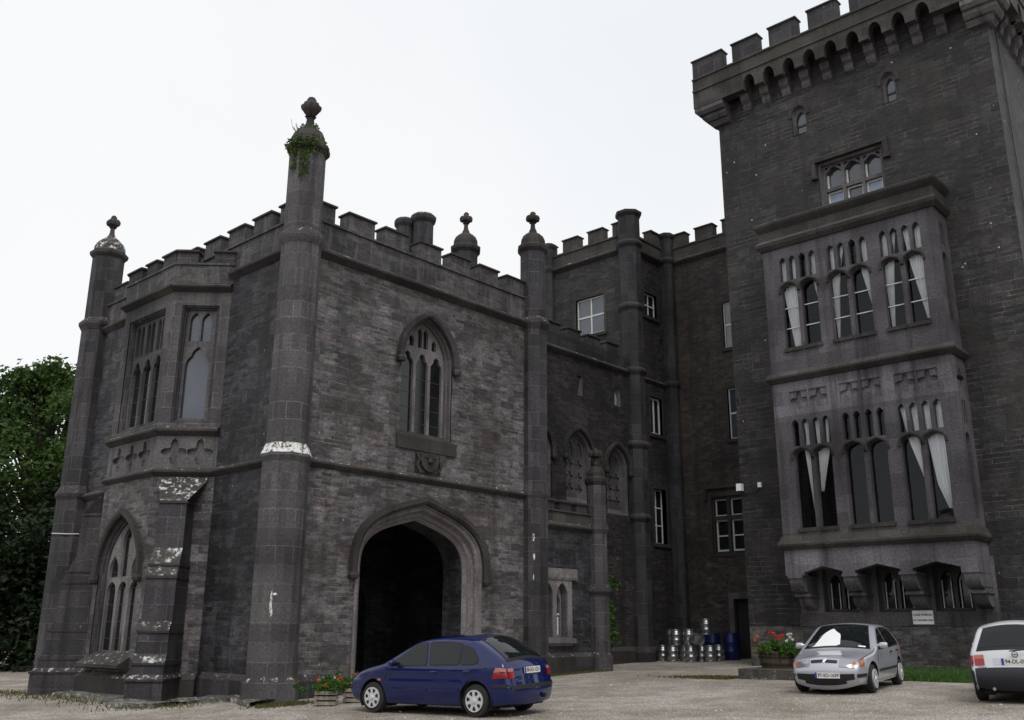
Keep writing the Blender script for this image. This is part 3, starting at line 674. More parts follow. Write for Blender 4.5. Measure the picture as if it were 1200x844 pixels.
w = stone_window(wing, W0, 13.72, 14.02, 9.85, 10.6, None, lights=1, small=0, rev=[(0, 0), (.03, -.12)], tmat='trim', wired=False, cusp=0, mull=.04, glass='glass_sky')
w = stone_window(wing, W0, 16.0, 16.38, 9.85, 10.4, 10.62, lights=1, small=0, zl=10.55, rev=[(0, 0), (.03, -.1)], tmat='trim', wired=False, cusp=0, mull=.04, glass='pale_pane', deep=.06)
mb = MB(); course(mb, [(8.9, 2.06), (17.0, 2.06)], STRING(11.2, .28, .15)); mb.build('string_course', [M['trim_dark'], M['lichen']], wing, recalc=True, lichen=1)
mb = MB(); mb.fbox(W0, 8.9, 17.2, -.35, 0, 11.4, 11.95); mb.build('parapet', M['ashlar_shade'], wing)
merlons(wing, W0, spans(9.6, 17, .75, .45), 11.95, 12.3, .35, 'ashlar_dark', 'mossy')

# ================================================================== REAR BLOCK
rear = empty('rear_block', (0, 0, 0), 0, 'tall dark rear block with slim octagonal turrets and white sash windows, left of the tower', 'building')
D0 = FA(17.3); E0 = FB(2.06); Fw = FA(20.0)
mb = MB(); mb.slab(E0, rect(17.3, 20.0, -.3, 16.9), [rect(18.25, 19.15, 14.1, 15.12), rect(18.42, 19.25, 9.15, 10.68), rect(18.42, 19.3, 4.82, 6.95), rect(19.3, 19.5, 12.6, 13.3)], -.4, 0)
mb.fbox(E0, 19.28, 19.52, -.38, -.3, 12.55, 13.35)
mb.slab(D0, [(-7.2, 11.0), (-2.06, 11.0), (-2.06, 16.9), (-7.2, 16.9)], [rect(-4.9, -3.42, 13.45, 15.1)], -.4, 0)
mb.box(17.7, 20.4, 6.8, 7.2, 11, 16.9); mb.box(17.65, 31, 2.46, 7, 16.2, 16.4); mb.box(20.4, 31, -3, 2.5, 16.2, 16.4); mb.box(30.8, 31.2, -9, 7.2, -.3, 16.9); mb.box(26.5, 31, -9.2, -8.9, -.3, 16.9)
mb.build('wall', M['rubble_shade'], rear)
mb = MB(); mb.slab(Fw, [(-2.06, -.3), (4.0, -.3), (4.0, 16.9), (-2.06, 16.9)], [rect(.55, 1.5, 12.52, 14.45), rect(.55, 1.5, 8.8, 10.85), rect(-.42, .95, 4.42, 6.6), rect(.3, 1.25, .2, 2.75)], -.4, 0)
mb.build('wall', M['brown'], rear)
sash_window(rear, E0, 18.25, 19.15, 14.1, 15.12, 2, 2, .12, 'glass', False)
sash_window(rear, E0, 18.42, 19.25, 9.15, 10.68, 2, 1, .12, 'glass', False, fw=.09)
sash_window(rear, E0, 18.42, 19.3, 4.82, 6.95, 2, 3, .2, 'glass', False, fw=.05)
sash_window(rear, D0, -4.9, -3.42, 13.45, 15.1, 2, 2, .1, 'glass_sky', False, fw=.08)
sash_window(rear, Fw, .55, 1.5, 12.52, 14.45, 2, 2, .08, 'glass_sky', True)
sash_window(rear, Fw, .55, 1.5, 8.8, 10.85, 2, 2, .1, 'glass_sky', True)
# mullioned stone window by the tower
mb = MB(); gx = [rect(-.36, .2, 4.5, 5.72), rect(.33, .89, 4.5, 5.72), rect(-.36, .2, 5.86, 6.52), rect(.33, .89, 5.86, 6.52)]
mb.slab(Fw, rect(-.42, .95, 4.42, 6.6), gx, -.3, -.06); mb.slab(Fw, rect(-.6, 1.13, 4.3, 6.78), [rect(-.425, .955, 4.415, 6.605)], -.01, .03)
w = mb.build('window', M['trim_dark'], rear)
mb = MB()
for a, c in ((-.36, .2), (.33, .89)):
    mb.slab(Fw, rect(a, c, 4.5, 5.72), [rect(a + .06, c - .06, 4.58, 5.08), rect(a + .06, c - .06, 5.13, 5.66)], -.24, -.2)
    mb.slab(Fw, rect(a, c, 5.86, 6.52), [rect(a + .05, c - .05, 5.91, 6.47)], -.24, -.2)
mb.build('sash_frame', M['white_paint'], w)
mb = MB(); mb.fbox(Fw, -.42, .95, -.27, -.25, 4.45, 6.58); mb.build('pane', M['glass'], w)
mb = MB(); course(mb, [(20, .7), (20, -1.2)], STRING(6.85, .16, .12)); course(mb, [(20, .72), (20, .58)], [(0, 6.5), (.1, 6.5), (.1, 6.9), (0, 6.9)]); mb.build('hood_mould', M['trim_dark'], w)
mb = MB(); mb.slab(Fw, rect(.12, 1.43, .1, 2.95), [rect(.32, 1.23, .0, 2.72)], -.1, .06); mb.fbox(Fw, .3, 1.25, -.35, -.3, .2, 2.75); d_ = mb.build('door_surround', M['trim'], rear)
mb = MB(); mb.fbox(Fw, .34, 1.21, -.3, -.25, .3, 2.7); 
for k in range(4): mb.fbox(Fw, .36 + k * .21, .55 + k * .21, -.25, -.235, .32, 2.68)
mb.build('door', M['dark_room'], rear)
mb = MB(); p_ = [(17.3, 7.2), (17.3, 2.06), (20.0, 2.06), (20.0, -3.1)]
course(mb, p_, STRING(16.62, .3, .16)); course(mb, [(17.3, 2.06), (20.0, 2.06)], STRING(11.2, .22, .1)); course(mb, [(12.5, 2.06), (20, 2.06), (20, .1)], [(-.05, -.3), (.1, -.3), (.1, .85), (.0, 1.0), (-.05, 1.0)])
mb.build('string_course', [M['trim_dark'], M['lichen']], rear, recalc=True, lichen=1)
mb = MB(); course(mb, p_, [(-.35, 16.9), (0, 16.9), (0, 17.4), (.05, 17.41), (.05, 17.49), (-.4, 17.49), (-.35, 17.4)]); mb.build('parapet', M['mossy'], rear, recalc=True)
merlons(rear, D0, [(-6.9, -6.2), (-5.6, -4.75), (-4.2, -3.4), (-2.9, -2.3)], 17.49, 18.03, .36, 'mossy', 'mossy')
merlons(rear, E0, [(18.9, 19.65)], 17.49, 18.03, .36, 'mossy', 'mossy'); merlons(rear, Fw, [(-1.75, -1.05), (-.55, .3), (.75, 1.6)], 17.49, 18.03, .36, 'mossy', 'mossy')
def shaft(x, y, r, zs, top, cap=True):
    mb = MB(); pr = [(r * 1.15, -.3), (r * 1.15, .8), (r, 1.0)]
    for z in zs: pr += [(r, z - .22), (r * 1.2, z - .08), (r * 1.2, z), (r * .98, z + .12)]
    pr += [(r * .97, top - .3), (r * 1.18, top - .18), (r * 1.2, top - .06), (r * .9, top)]
    mb.lathe(pr, 8, (x, y, 0)); return mb.build('corner_turret', [M['ashlar_shade'], M['trim_dark']], rear, lichen=1)
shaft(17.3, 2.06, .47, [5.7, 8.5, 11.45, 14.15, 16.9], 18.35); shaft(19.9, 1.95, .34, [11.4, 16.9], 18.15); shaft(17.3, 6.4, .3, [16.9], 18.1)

# ================================================================== TOWER
tow = empty('tower', (0, 0, 0), 0, 'massive square stone tower with machicolated battlements and a projecting two-storey bay window', 'tower')
T0 = FA(16.0); TS = FB(-12.6)
SW = [(6.0, 6.52), (9.2, 9.66)]
TW = (6.78, 8.98, 15.0, 17.0)
LWN = [(5.72, 6.82), (7.42, 8.5), (9.05, 10.12)]
mb = MB()
hl = [arch_poly(a, c, 18.35, 19.15, 19.45, 'round') for a, c in SW] + [rect(*TW)] + [rect(a, c, 2.12, 3.42) for a, c in LWN] + [rect(5.5, 10.2, 4.4, 8.2), rect(5.5, 10.2, 10.1, 13.6)]
mb.slab(T0, rect(3.1, 12.6, -.3, 21.11), hl, -.5, 0)
mb.slab(TS, rect(16.5, 26, -.3, 21.11), [], -.5, 0); mb.box(16.5, 26, -3.6, -3.1, -.3, 21.11); mb.box(25.6, 26, -12.1, -3.6, -.3, 21.11); mb.box(16.5, 25.6, -12.1, -3.6, 20.0, 20.2)
mb.build('wall', M['tower'], tow)
mb = MB(); mb.tube([(16.9, -12.63, 20), (16.95, -12.64, 12), (16.97, -12.64, 0)], .02, 5); mb.build('cable', M['lead'], tow)
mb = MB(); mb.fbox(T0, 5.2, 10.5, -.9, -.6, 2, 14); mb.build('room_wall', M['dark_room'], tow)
mb = MB(); course(mb, [(16, -3.1), (16, -12.6), (26, -12.6)], [(-.05, -.3), (.12, -.3), (.1, 1.0), (0, 1.1), (-.05, 1.1)]) if 0 else mb.fbox(T0, 4.9, 10.9, -.01, .05, 1.72, 2.1)
mb.build('sill', M['trim'], tow)
for a, c in SW:
    w = stone_window(tow, T0, a, c, 18.35, 19.15, 19.45, lights=1, small=0, zl=19.4, kind='round', rev=[(0, .02), (0, -.03), (.03, -.14)], tmat='trim', wired=False, cusp=0, mull=.06, glass='glass_sky')
    q = MB(); q.fbox(T0, a + .06, c - .06, -.245, -.2, 18.74, 18.8); q.fbox(T0, a + .05, c - .05, -.245, -.2, 18.42, 18.48); q.fbox(T0, a + .06, a + .1, -.245, -.2, 18.42, 19.3); q.fbox(T0, c - .1, c - .06, -.245, -.2, 18.42, 19.3); q.build('sash_frame', M['lead'], w)
    mb = MB(); hood(mb, T0, a, c, 19.15, 19.45, .14, .04, .1, 'round', 8, stop=False); mb.build('hood_mould', M['trim_dark'], w)
mb = MB(); mb.fbox(T0, 3.12, 12.58, -.02, .03, -.3, 1.715); mb.build('base_course', M['rubble'], tow)
# three-light window above the bay
mb = MB(); rect_loft(mb, T0, *TW, [(0, .02), (0, -.03), (.07, -.08), (.1, -.2)]); a0, a1, z0_, z1_ = TW[0] + .1, TW[1] - .1, TW[2] + .1, TW[3] - .1
hl = []; wv = (a1 - a0) / 3
for k in range(3):
    l0, l1 = a0 + k * wv + .05, a0 + (k + 1) * wv - .05
    hl += [rect(l0, l1, z0_, 15.96), arch_poly(l0, l1, 16.08, 16.5, 16.84, 'tudor', 8, .12), [(l0 + .01, z1_ - .03), (l0 + .01, z1_ - .16), (l0 + .16, z1_ - .03)], [(l1 - .01, z1_ - .03), (l1 - .16, z1_ - .03), (l1 - .01, z1_ - .16)]]
mb.slab(T0, rect(a0, a1, z0_, z1_), hl, -.36, -.2); w = mb.build('window', M['trim'], tow)
mb = MB(); mb.fbox(T0, a0, a1, -.4, -.38, z0_, z1_); mb.build('pane', M['glass_sky'], w)
mb = MB()
for k in range(3):
    l0, l1 = a0 + k * wv + .05, a0 + (k + 1) * wv - .05
    mb.slab(T0, rect(l0 - .01, l1 + .01, z0_, 15.97), [rect(l0 + .06, l1 - .06, z0_ + .06, 15.9)], -.35, -.31); mb.fbox(T0, l0 - .01, l0 + .07, -.35, -.31, 16.06, 16.6)
mb.build('sash_frame', M['white_paint'], w)
q = MB()
for k in (0, 2): l0, l1 = a0 + k * wv + .05, a0 + (k + 1) * wv - .05; q.fbox(T0, l0 + .06, l1 - .06, -.379, -.36, z0_ + .06, 15.9)
q.build('blind', plain('pale_blue_blind', (.34, .40, .50), .8, noise=.15, nscale=3), w)
mb = MB(); rl = [[T0(*p) for p in ((TW[0] - .2, z, d), (TW[1] + .2, z, d))] for z, d in ((17.0, 0), (17.05, .1), (17.14, .12), (17.2, 0))]
mb.fbox(T0, TW[0] - .22, TW[1] + .22, -.01, .11, 17.02, 17.16)
for q in (TW[0] - .22, TW[1] + .06): mb.fbox(T0, q, q + .16, -.01, .105, 16.55, 17.02); mb.fbox(T0, q - .01, q + .2, -.01, .14, 16.42, 16.55)
mb.build('hood_mould', M['trim_dark'], w)
# low two-light windows under the bay
for a, c in LWN:
    w = stone_window(tow, T0, a, c, 2.12, 3.42, None, lights=2, small=0, zl=3.25, rev=[(0, 0), (.03, -.1), (.05, -.2)], tmat='trim', wired=True, cusp=.05, mull=.1)
    mb = MB()
    for k in range(4): q = a + .16 + k * (c - a - .32) / 3; mb.fbox(T0, q - .012, q + .012, -.262, -.22, 2.2, 3.0)
    mb.build('glazing_bar', M['white_paint'], w)
mb = MB(); mb.slab(T0, rect(4.95, 10.75, 2.1, 3.6), [rect(a - .002, c + .002, 2.118, 3.422) for a, c in LWN], -.01, .03); mb.build('window_surround', M['bay_pale'], tow)
# machicolation
PXo = .65
def machic(F, s0, s1, name='parapet', n=None, pitch=.77, start=None):
    n = int((s1 - s0 - 1.2) / pitch)
    st = (s0 + s1) / 2 - (n - 1) * pitch / 2
    cs = [st + k * pitch for k in range(n)]
    out = [(s0 - PXo, 20.55), (s0 - PXo, 21.72), (s1 + PXo, 21.72), (s1 + PXo, 20.55)]
    bot = []
    for k in range(n - 1, 0, -1):
        l, r = cs[k - 1] + .16, cs[k] - .16
        bot += [(r, 20.55)] + [((l + r) / 2 + (r - l) / 2 * math.cos(t), 20.66 + .42 * math.sin(t)) for t in [math.pi * i / 6 for i in range(0, 7)]] + [(l, 20.55)]
    mb = MB(); mb.slab(F, out + bot, [], PXo - .35, PXo); 
    mb.fbox(F, s0 - PXo, s1 + PXo, PXo - .4, PXo + .05, 21.722, 21.79)
    mb.fbox(F, s0 - PXo - .0, s1 + PXo + .0, PXo - .3, PXo + .045, 21.22, 21.3)
    mb.build(name, M['mossy'], tow, split=False)
    for c in cs:
        mb = MB()
        mb.loft([[F(c - .16, z, d * .8) for z, d in pr] for pr in [[(21.1, 0), (21.1, .62), (20.72, .62), (20.62, .56), (20.54, .44), (20.5, .42), (20.42, .42), (20.32, .36), (20.24, .22), (20.2, .2), (20.1, .2), (20.0, .13), (19.94, 0)]]] +
                [[F(c + .16, z, d * .8) for z, d in [(21.1, 0), (21.1, .62), (20.72, .62), (20.62, .56), (20.54, .44), (20.5, .42), (20.42, .42), (20.32, .36), (20.24, .22), (20.2, .2), (20.1, .2), (20.0, .13), (19.94, 0)]]], True, True, True)
        mb.build('corbel', M['trim'], tow, recalc=True)
    return cs
machic(T0, 3.1, 12.6); 
machic(TS, 16.0 + PXo * 0, 26.0)
mb = MB(); mb.box(15.4, 26, -13.2, -12.7, 21.125, 21.3); mb.box(15.4, 16.48, -12.69, -2.5, 21.12, 21.3); mb.box(15.36, 26, -3.0, -2.46, 20.552, 21.715); mb.build('wall_walk', M['trim_dark'], tow)
for cx, cy in ((16.0, -3.1), (16.0, -12.6)):   # corner corbel blocks
    mb = MB(); sg = 1 if cy > -5 else -1
    for z0, z1, o in ((20.26, 20.549, .63), (20.0, 20.255, .43), (19.82, 19.995, .24)):
        y_in, y_out = cy - sg * .55, cy + sg * o
        v0, v1 = min(y_in, y_out), max(y_in, y_out)
        mb.loft([[(cx - o + .1, v0 + (.1 if sg < 0 else 0), z0), (cx + .4, v0 + (.1 if sg < 0 else 0), z0), (cx + .4, v1 - (.1 if sg > 0 else 0), z0), (cx - o + .1, v1 - (.1 if sg > 0 else 0), z0)], [(cx - o, v0, z0 + .12), (cx + .4, v0, z0 + .12), (cx + .4, v1, z0 + .12), (cx - o, v1, z0 + .12)], [(cx - o, v0, z1), (cx + .4, v0, z1), (cx + .4, v1, z1), (cx - o, v1, z1)]], True, True, True)
    mb.build('corner_corbel', M['trim'], tow, recalc=True)
T0p = FA(16 - PXo); TSp = FB(-12.6 - PXo)
merlons(tow, T0p, [(2.48, 3.76)] + [(4.18 + 1.49 * k, 5.22 + 1.49 * k) for k in range(6)] + [(12.1, 13.22)], 21.79, 22.52, .36, 'ashlar_dark', 'mossy')
merlons(tow, TSp, [(15.6, 16.6)] + [(17.1 + 1.49 * k, 18.15 + 1.49 * k) for k in range(6)], 21.79, 22.52, .36, 'ashlar_dark', 'mossy')
# ---- the bay
BX = 14.9; b0, b1 = 5.05, 10.65
Bf = FA(BX); Bs = FB(-10.65); Bn = frame(0, -5.05, 0, 1)
UWN = [(5.56, 6.92), (7.2, 8.62), (8.9, 10.26)]; 
def bay_light(F, s0, s1, zb, zt, zh, parent, depth=.14, curt=None):
    """pair of lights under four slim top lights; plate recessed in the bay wall"""
    w = (s1 - s0) / 2; hl = []
    for k in range(2):
        l0, l1 = s0 + k * w + .07, s0 + (k + 1) * w - .07
        hl.append(arch_poly(l0, l1, zb + .06, zt - .26, zt, 'tudor', 8))
        for q in range(2):
            c = (l0 + l1) / 2 + (q - .5) * (l1 - l0 + .08) * .53
            hl.append(arch_poly(c - .115, c + .115, zt + .1 + .0, zh - .16, zh, 'pointed', 5, .2))
    return hl
mb = MB(); holes_u = []; holes_l = []
for a, c in UWN: holes_u += bay_light(Bf, a, c, 10.3, 12.55, 13.5, None); holes_l += bay_light(Bf, a, c, 4.55, 7.05, 8.0, None)
QC = [a + (c - a) * (.26 + .48 * k) for a, c in UWN for k in (0, 1)]
holes_q = [rect(c - .3, c + .3, 8.32, 8.92) for c in QC]
mb.slab(Bf, rect(b0, b1, 9.5, 13.85), holes_u, -.28, 0); mb.slab(Bf, rect(b0, b1, 4.2, 8.14), holes_l, -.28, 0)
mq = MB(); mq.slab(Bf, rect(b0, b1, 8.142, 9.25), holes_q, -.28, 0)

for c in QC: mq.slab(Bf, rect(c - .32, c + .32, 8.3, 8.94), [quat(c, 8.62, .3)], -.11, -.04); mq.fbox(Bf, c - .33, c + .33, -.2, -.115, 8.29, 8.95)
sh_u = [arch_poly(15.25, 15.62, 10.36, 12.3, 12.55, 'tudor', 8), arch_poly(15.28, 15.42, 12.75, 13.36, 13.5), arch_poly(15.47, 15.61, 12.75, 13.36, 13.5)]
sh_l = [arch_poly(15.25, 15.62, 4.6, 6.8, 7.05, 'tudor', 8), arch_poly(15.28, 15.42, 7.25, 7.86, 8.0), arch_poly(15.47, 15.61, 7.25, 7.86, 8.0), quat(15.45, 8.62, .3)]
mb.slab(Bs, rect(BX + .28, 16, 9.5, 13.85), sh_u, -.28, 0); mb.slab(Bs, rect(BX + .28, 16, 4.2, 9.25), sh_l, -.28, 0)
mb.slab(Bn, rect(-16, -BX - .28, 9.5, 13.85), [], -.28, 0); mb.slab(Bn, rect(-16, -BX - .28, 4.2, 9.25), [], -.28, 0)
# base with flat pointed arches between the brackets
base = [(b0, 3.2), (b0, 4.2), (b1, 4.2), (b1, 3.2)]
for a, c in ((8.9, 10.2), (7.24, 8.56), (5.64, 6.86)):
    base += [(c, 3.2), (c, 3.28), ((a + c) / 2, 3.45), (a, 3.28), (a, 3.2)]
mz = MB(); mz.slab(Bf, base, [], -.3, 0); mz.slab(Bs, rect(BX + .3, 16, 2.75, 4.2), [], -.3, 0); mz.slab(Bn, rect(-16, -BX - .3, 2.75, 4.2), [], -.3, 0)
bay = mb.build('bay_window', M['bay'], tow); mq.build('carved_frieze', M['bay_pale'], bay); mz.build('bay_base', M['bay_pale'], bay)
mb = MB()   # small drip hoods over the main lights, sills
for a, c in UWN:
    w_ = (c - a) / 2
    for k in range(2):
        l0, l1 = a + k * w_ + .07, a + (k + 1) * w_ - .07
        for zt in (12.55, 7.05): hood(mb, Bf, l0 - .01, l1 + .01, zt - .26, zt, .07, .09, .04, 'tudor', 8, stop=False)
        for zb in (10.3, 4.55): mb.fbox(Bf, l0 - .04, l1 + .04, -.2, .06, zb - .06, zb + .055)
mb.build('hood_mould', M['trim_dark'], bay)
mb = MB(); pb = [(16, -5.05), (BX, -5.05), (BX, -10.65), (16, -10.65)]
course(mb, pb, [(-.3, 13.85), (.06, 13.85), (.16, 13.98), (.18, 14.08), (.08, 14.2), (.06, 14.5), (.14, 14.6), (.2, 14.7), (.2, 14.78), (.0, 14.9), (-.3, 14.9)])
course(mb, pb, [(-.3, 9.25), (.05, 9.25), (.16, 9.38), (.16, 9.44), (.03, 9.6), (-.0, 9.6), (-.3, 9.5)]); course(mb, pb, [(-.3, 3.98), (.08, 3.98), (.14, 4.08), (.14, 4.14), (.03, 4.38), (0, 4.4), (-.3, 4.3)])
mb.build('cornice', [M['trim_dark'], M['mossy']], bay, recalc=True, lichen=1)
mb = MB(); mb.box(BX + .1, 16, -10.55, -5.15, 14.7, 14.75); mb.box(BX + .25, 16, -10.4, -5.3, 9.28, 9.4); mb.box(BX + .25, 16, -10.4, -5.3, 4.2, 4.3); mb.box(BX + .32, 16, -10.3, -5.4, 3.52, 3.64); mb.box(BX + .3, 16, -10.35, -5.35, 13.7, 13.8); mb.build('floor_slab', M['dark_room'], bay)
mb = MB(); 
for z0, z1 in ((10.3, 13.6), (4.55, 8.1)): mb.add([Bf(a, z, -.19) for a, z in rect(b0 + .3, b1 - .3, z0, z1)], [(0, 1, 2, 3)])
mb.build('pane', M['clear'], bay)
mb = MB()
for z0, z1 in ((10.3, 13.6), (4.55, 8.1)): mb.fbox(Bs, BX + .3, 15.95, -.2, -.185, z0, z1)
mb.build('pane', M['glass'], bay)
mb = MB()
for a, c in UWN:
    for z in (11.05, 11.75): mb.fbox(Bf, a + .07, c - .07, -.184, -.16, z, z + .03)
mb.build('glazing_bar', M['white_paint'], bay)
for sc in (5.34, 7.05, 8.73, 10.43):   # brackets
    mb = MB(); pr = [(3.12 - (3.12 - z) * .87, d) for z, d in [(3.12, 1.06), (3.0, 1.05), (2.88, 1.01), (2.78, .94), (2.7, .85), (2.65, .74), (2.63, .64), (2.56, .64), (2.5, .62), (2.5, .52), (2.4, .51), (2.28, .46), (2.17, .37), (2.1, .24), (2.06, 0), (3.12, 0)]]
    hw = .2; mb.loft([[T0(sc + q, z, d) for z, d in pr] for q in (-hw, hw)], True, True, True)
    mb.fbox(T0, sc - hw - .05, sc + hw + .05, 0, .7, 2.58, 2.66); mb.fbox(T0, sc - hw - .03, sc + hw + .03, 0, 1.1, 3.12, 3.199)
    mb.build('bracket', M['bay_pale'], bay, recalc=True, smooth=35)
def curtain(label, F, s, zt, zb, pts):
    """cloth hung inside the glass: pts = list of (z, s_left, s_right) from the rail down"""
    rows = 24; mb = MB(); n = 26; grid = []
    for i in range(rows + 1):
        t = i / rows; z = pts[0][0] + (pts[-1][0] - pts[0][0]) * t
        for (za, la, ra), (zc, lc, rc) in zip(pts[:-1], pts[1:]):
            if zc - 1e-6 <= z <= za + 1e-6:
                k = (za - z) / (za - zc); L = la + (lc - la) * k; Rr = ra + (rc - ra) * k; break
        for dd in (0, -.006):
            grid.append([F(L + (Rr - L) * j / n, z, -.235 + dd + .026 * math.sin(j * 1.55 + .7 * math.sin(z * 1.7)) + .012 * math.sin(j * .6 + z)) for j in range(n + 1)])
    fr = grid[0::2]; bk = grid[1::2]
    mb.loft([a + b[::-1] for a, b in zip(fr, bk)], True, True, True)
    return tag(mb.build('curtain', M['curtain'], None, smooth=60), label, 'curtain', 'white curtains in the tower bay')
curtain('narrow white curtain hanging straight at the left end of the upper bay windows', Bf, 0, 0, 0, [(13.5, 5.58, 6.2), (12.4, 5.6, 6.2), (10.4, 5.85, 6.12)])
curtain('white curtain sliver at the right edge of the upper left bay window', Bf, 0, 0, 0, [(13.5, 6.55, 6.9), (12.3, 6.68, 6.9), (11.5, 6.84, 6.9)])
curtain('slim white curtain on the left of the upper middle bay window', Bf, 0, 0, 0, [(13.5, 7.2, 7.75), (12.2, 7.24, 7.52), (10.4, 7.3, 7.38)])
curtain('white curtain tapering down the right of the upper middle bay window', Bf, 0, 0, 0, [(13.5, 8.1, 8.62), (12.4, 8.25, 8.6), (11.0, 8.52, 8.6)])
curtain('slim white curtain on the left of the upper right bay window', Bf, 0, 0, 0, [(13.5, 8.9, 9.4), (12.2, 8.95, 9.25), (10.4, 9.0, 9.1)])
curtain('broad white curtain swept to the right end of the upper bay windows', Bf, 0, 0, 0, [(13.5, 9.6, 10.26), (12.4, 9.72, 10.2), (10.5, 10.05, 10.22)])
curtain('long white curtain drawn to a point in the lower left bay window', Bf, 0, 0, 0, [(8.0, 5.75, 6.3), (6.9, 5.9, 6.3), (4.7, 6.1, 6.2)])
curtain('short white curtain beside the mullion in the lower left bay window', Bf, 0, 0, 0, [(8.0, 6.3, 6.75), (6.9, 6.33, 6.7), (5.7, 6.33, 6.42)])
curtain('white curtain slanting across the middle of the lower right bay window', Bf, 0, 0, 0, [(8.0, 8.95, 9.6), (6.9, 9.12, 9.58), (5.6, 9.5, 9.58)])
curtain('wide pleated white curtain tied back at the right end of the lower bay windows', Bf, 0, 0, 0, [(8.0, 9.62, 10.26), (6.9, 9.64, 10.22), (5.6, 9.78, 10.2), (4.9, 10.02, 10.14)])
# ================================================================== CARS
M['tyre'] = plain('tyre_rubber', (.018, .018, .018), .75); M['black'] = plain('black_trim', (.012, .012, .014), .5)
M['alloy'] = plain('silver_wheel_cover', (.62, .62, .64), .35, .2); M['under'] = plain('underbody', (.01, .01, .01), .9)
M['blue'] = plain('dark_blue_metallic', (.002, .008, .076), .18, 0, .9, spec=.2); M['silver'] = plain('silver_blue_metallic', (.50, .51, .57), .3, .35, 1.0)
M['white'] = plain('white_paint', (.62, .63, .66), .35, 0, .8); M['bluegrey'] = plain('blue_grey_plastic', (.014, .014, .024), .5)
M['carglass'] = plain('tinted_car_glass', (.008, .011, .012), .03, spec=.42); M['lens'] = plain('clear_lamp_lens', (.34, .35, .37), .12, .6, 1)
M['red'] = plain('red_lamp', (.30, .008, .010), .15, 0, .5); M['pink'] = plain('pale_lamp_lens', (.42, .17, .17), .15, 0, .6); M['amber'] = plain('amber_lamp', (.40, .12, .05), .2, 0, .5)
M['plate'] = plain('number_plate', (.72, .72, .7), .4); M['euro'] = plain('plate_blue_band', (.02, .05, .3), .4); M['ink'] = plain('plate_ink', (.01, .01, .012), .5)
M['paper'] = plain('white_paper', (.85, .85, .85), .8); M['seal'] = plain('door_gap', (.006, .006, .008), .6); M['chrome'] = plain('chrome', (.6, .6, .62), .12, 1)
def text_mesh(name, body, size, mat, parent, mw, bold=0.0):
    cu = bpy.data.curves.new(name, 'FONT'); cu.body = body; cu.size = size; cu.align_x = 'CENTER'; cu.align_y = 'CENTER'; cu.extrude = .002; cu.offset = bold
    t = bpy.data.objects.new('tmp_text', cu); me = bpy.data.meshes.new_from_object(t); bpy.data.objects.remove(t); bpy.data.curves.remove(cu)
    me.transform(mw); me.materials.clear(); me.materials.append(mat); me.name = name
    o = bpy.data.objects.new(name, me); COL.objects.link(o); o.parent = parent; return o
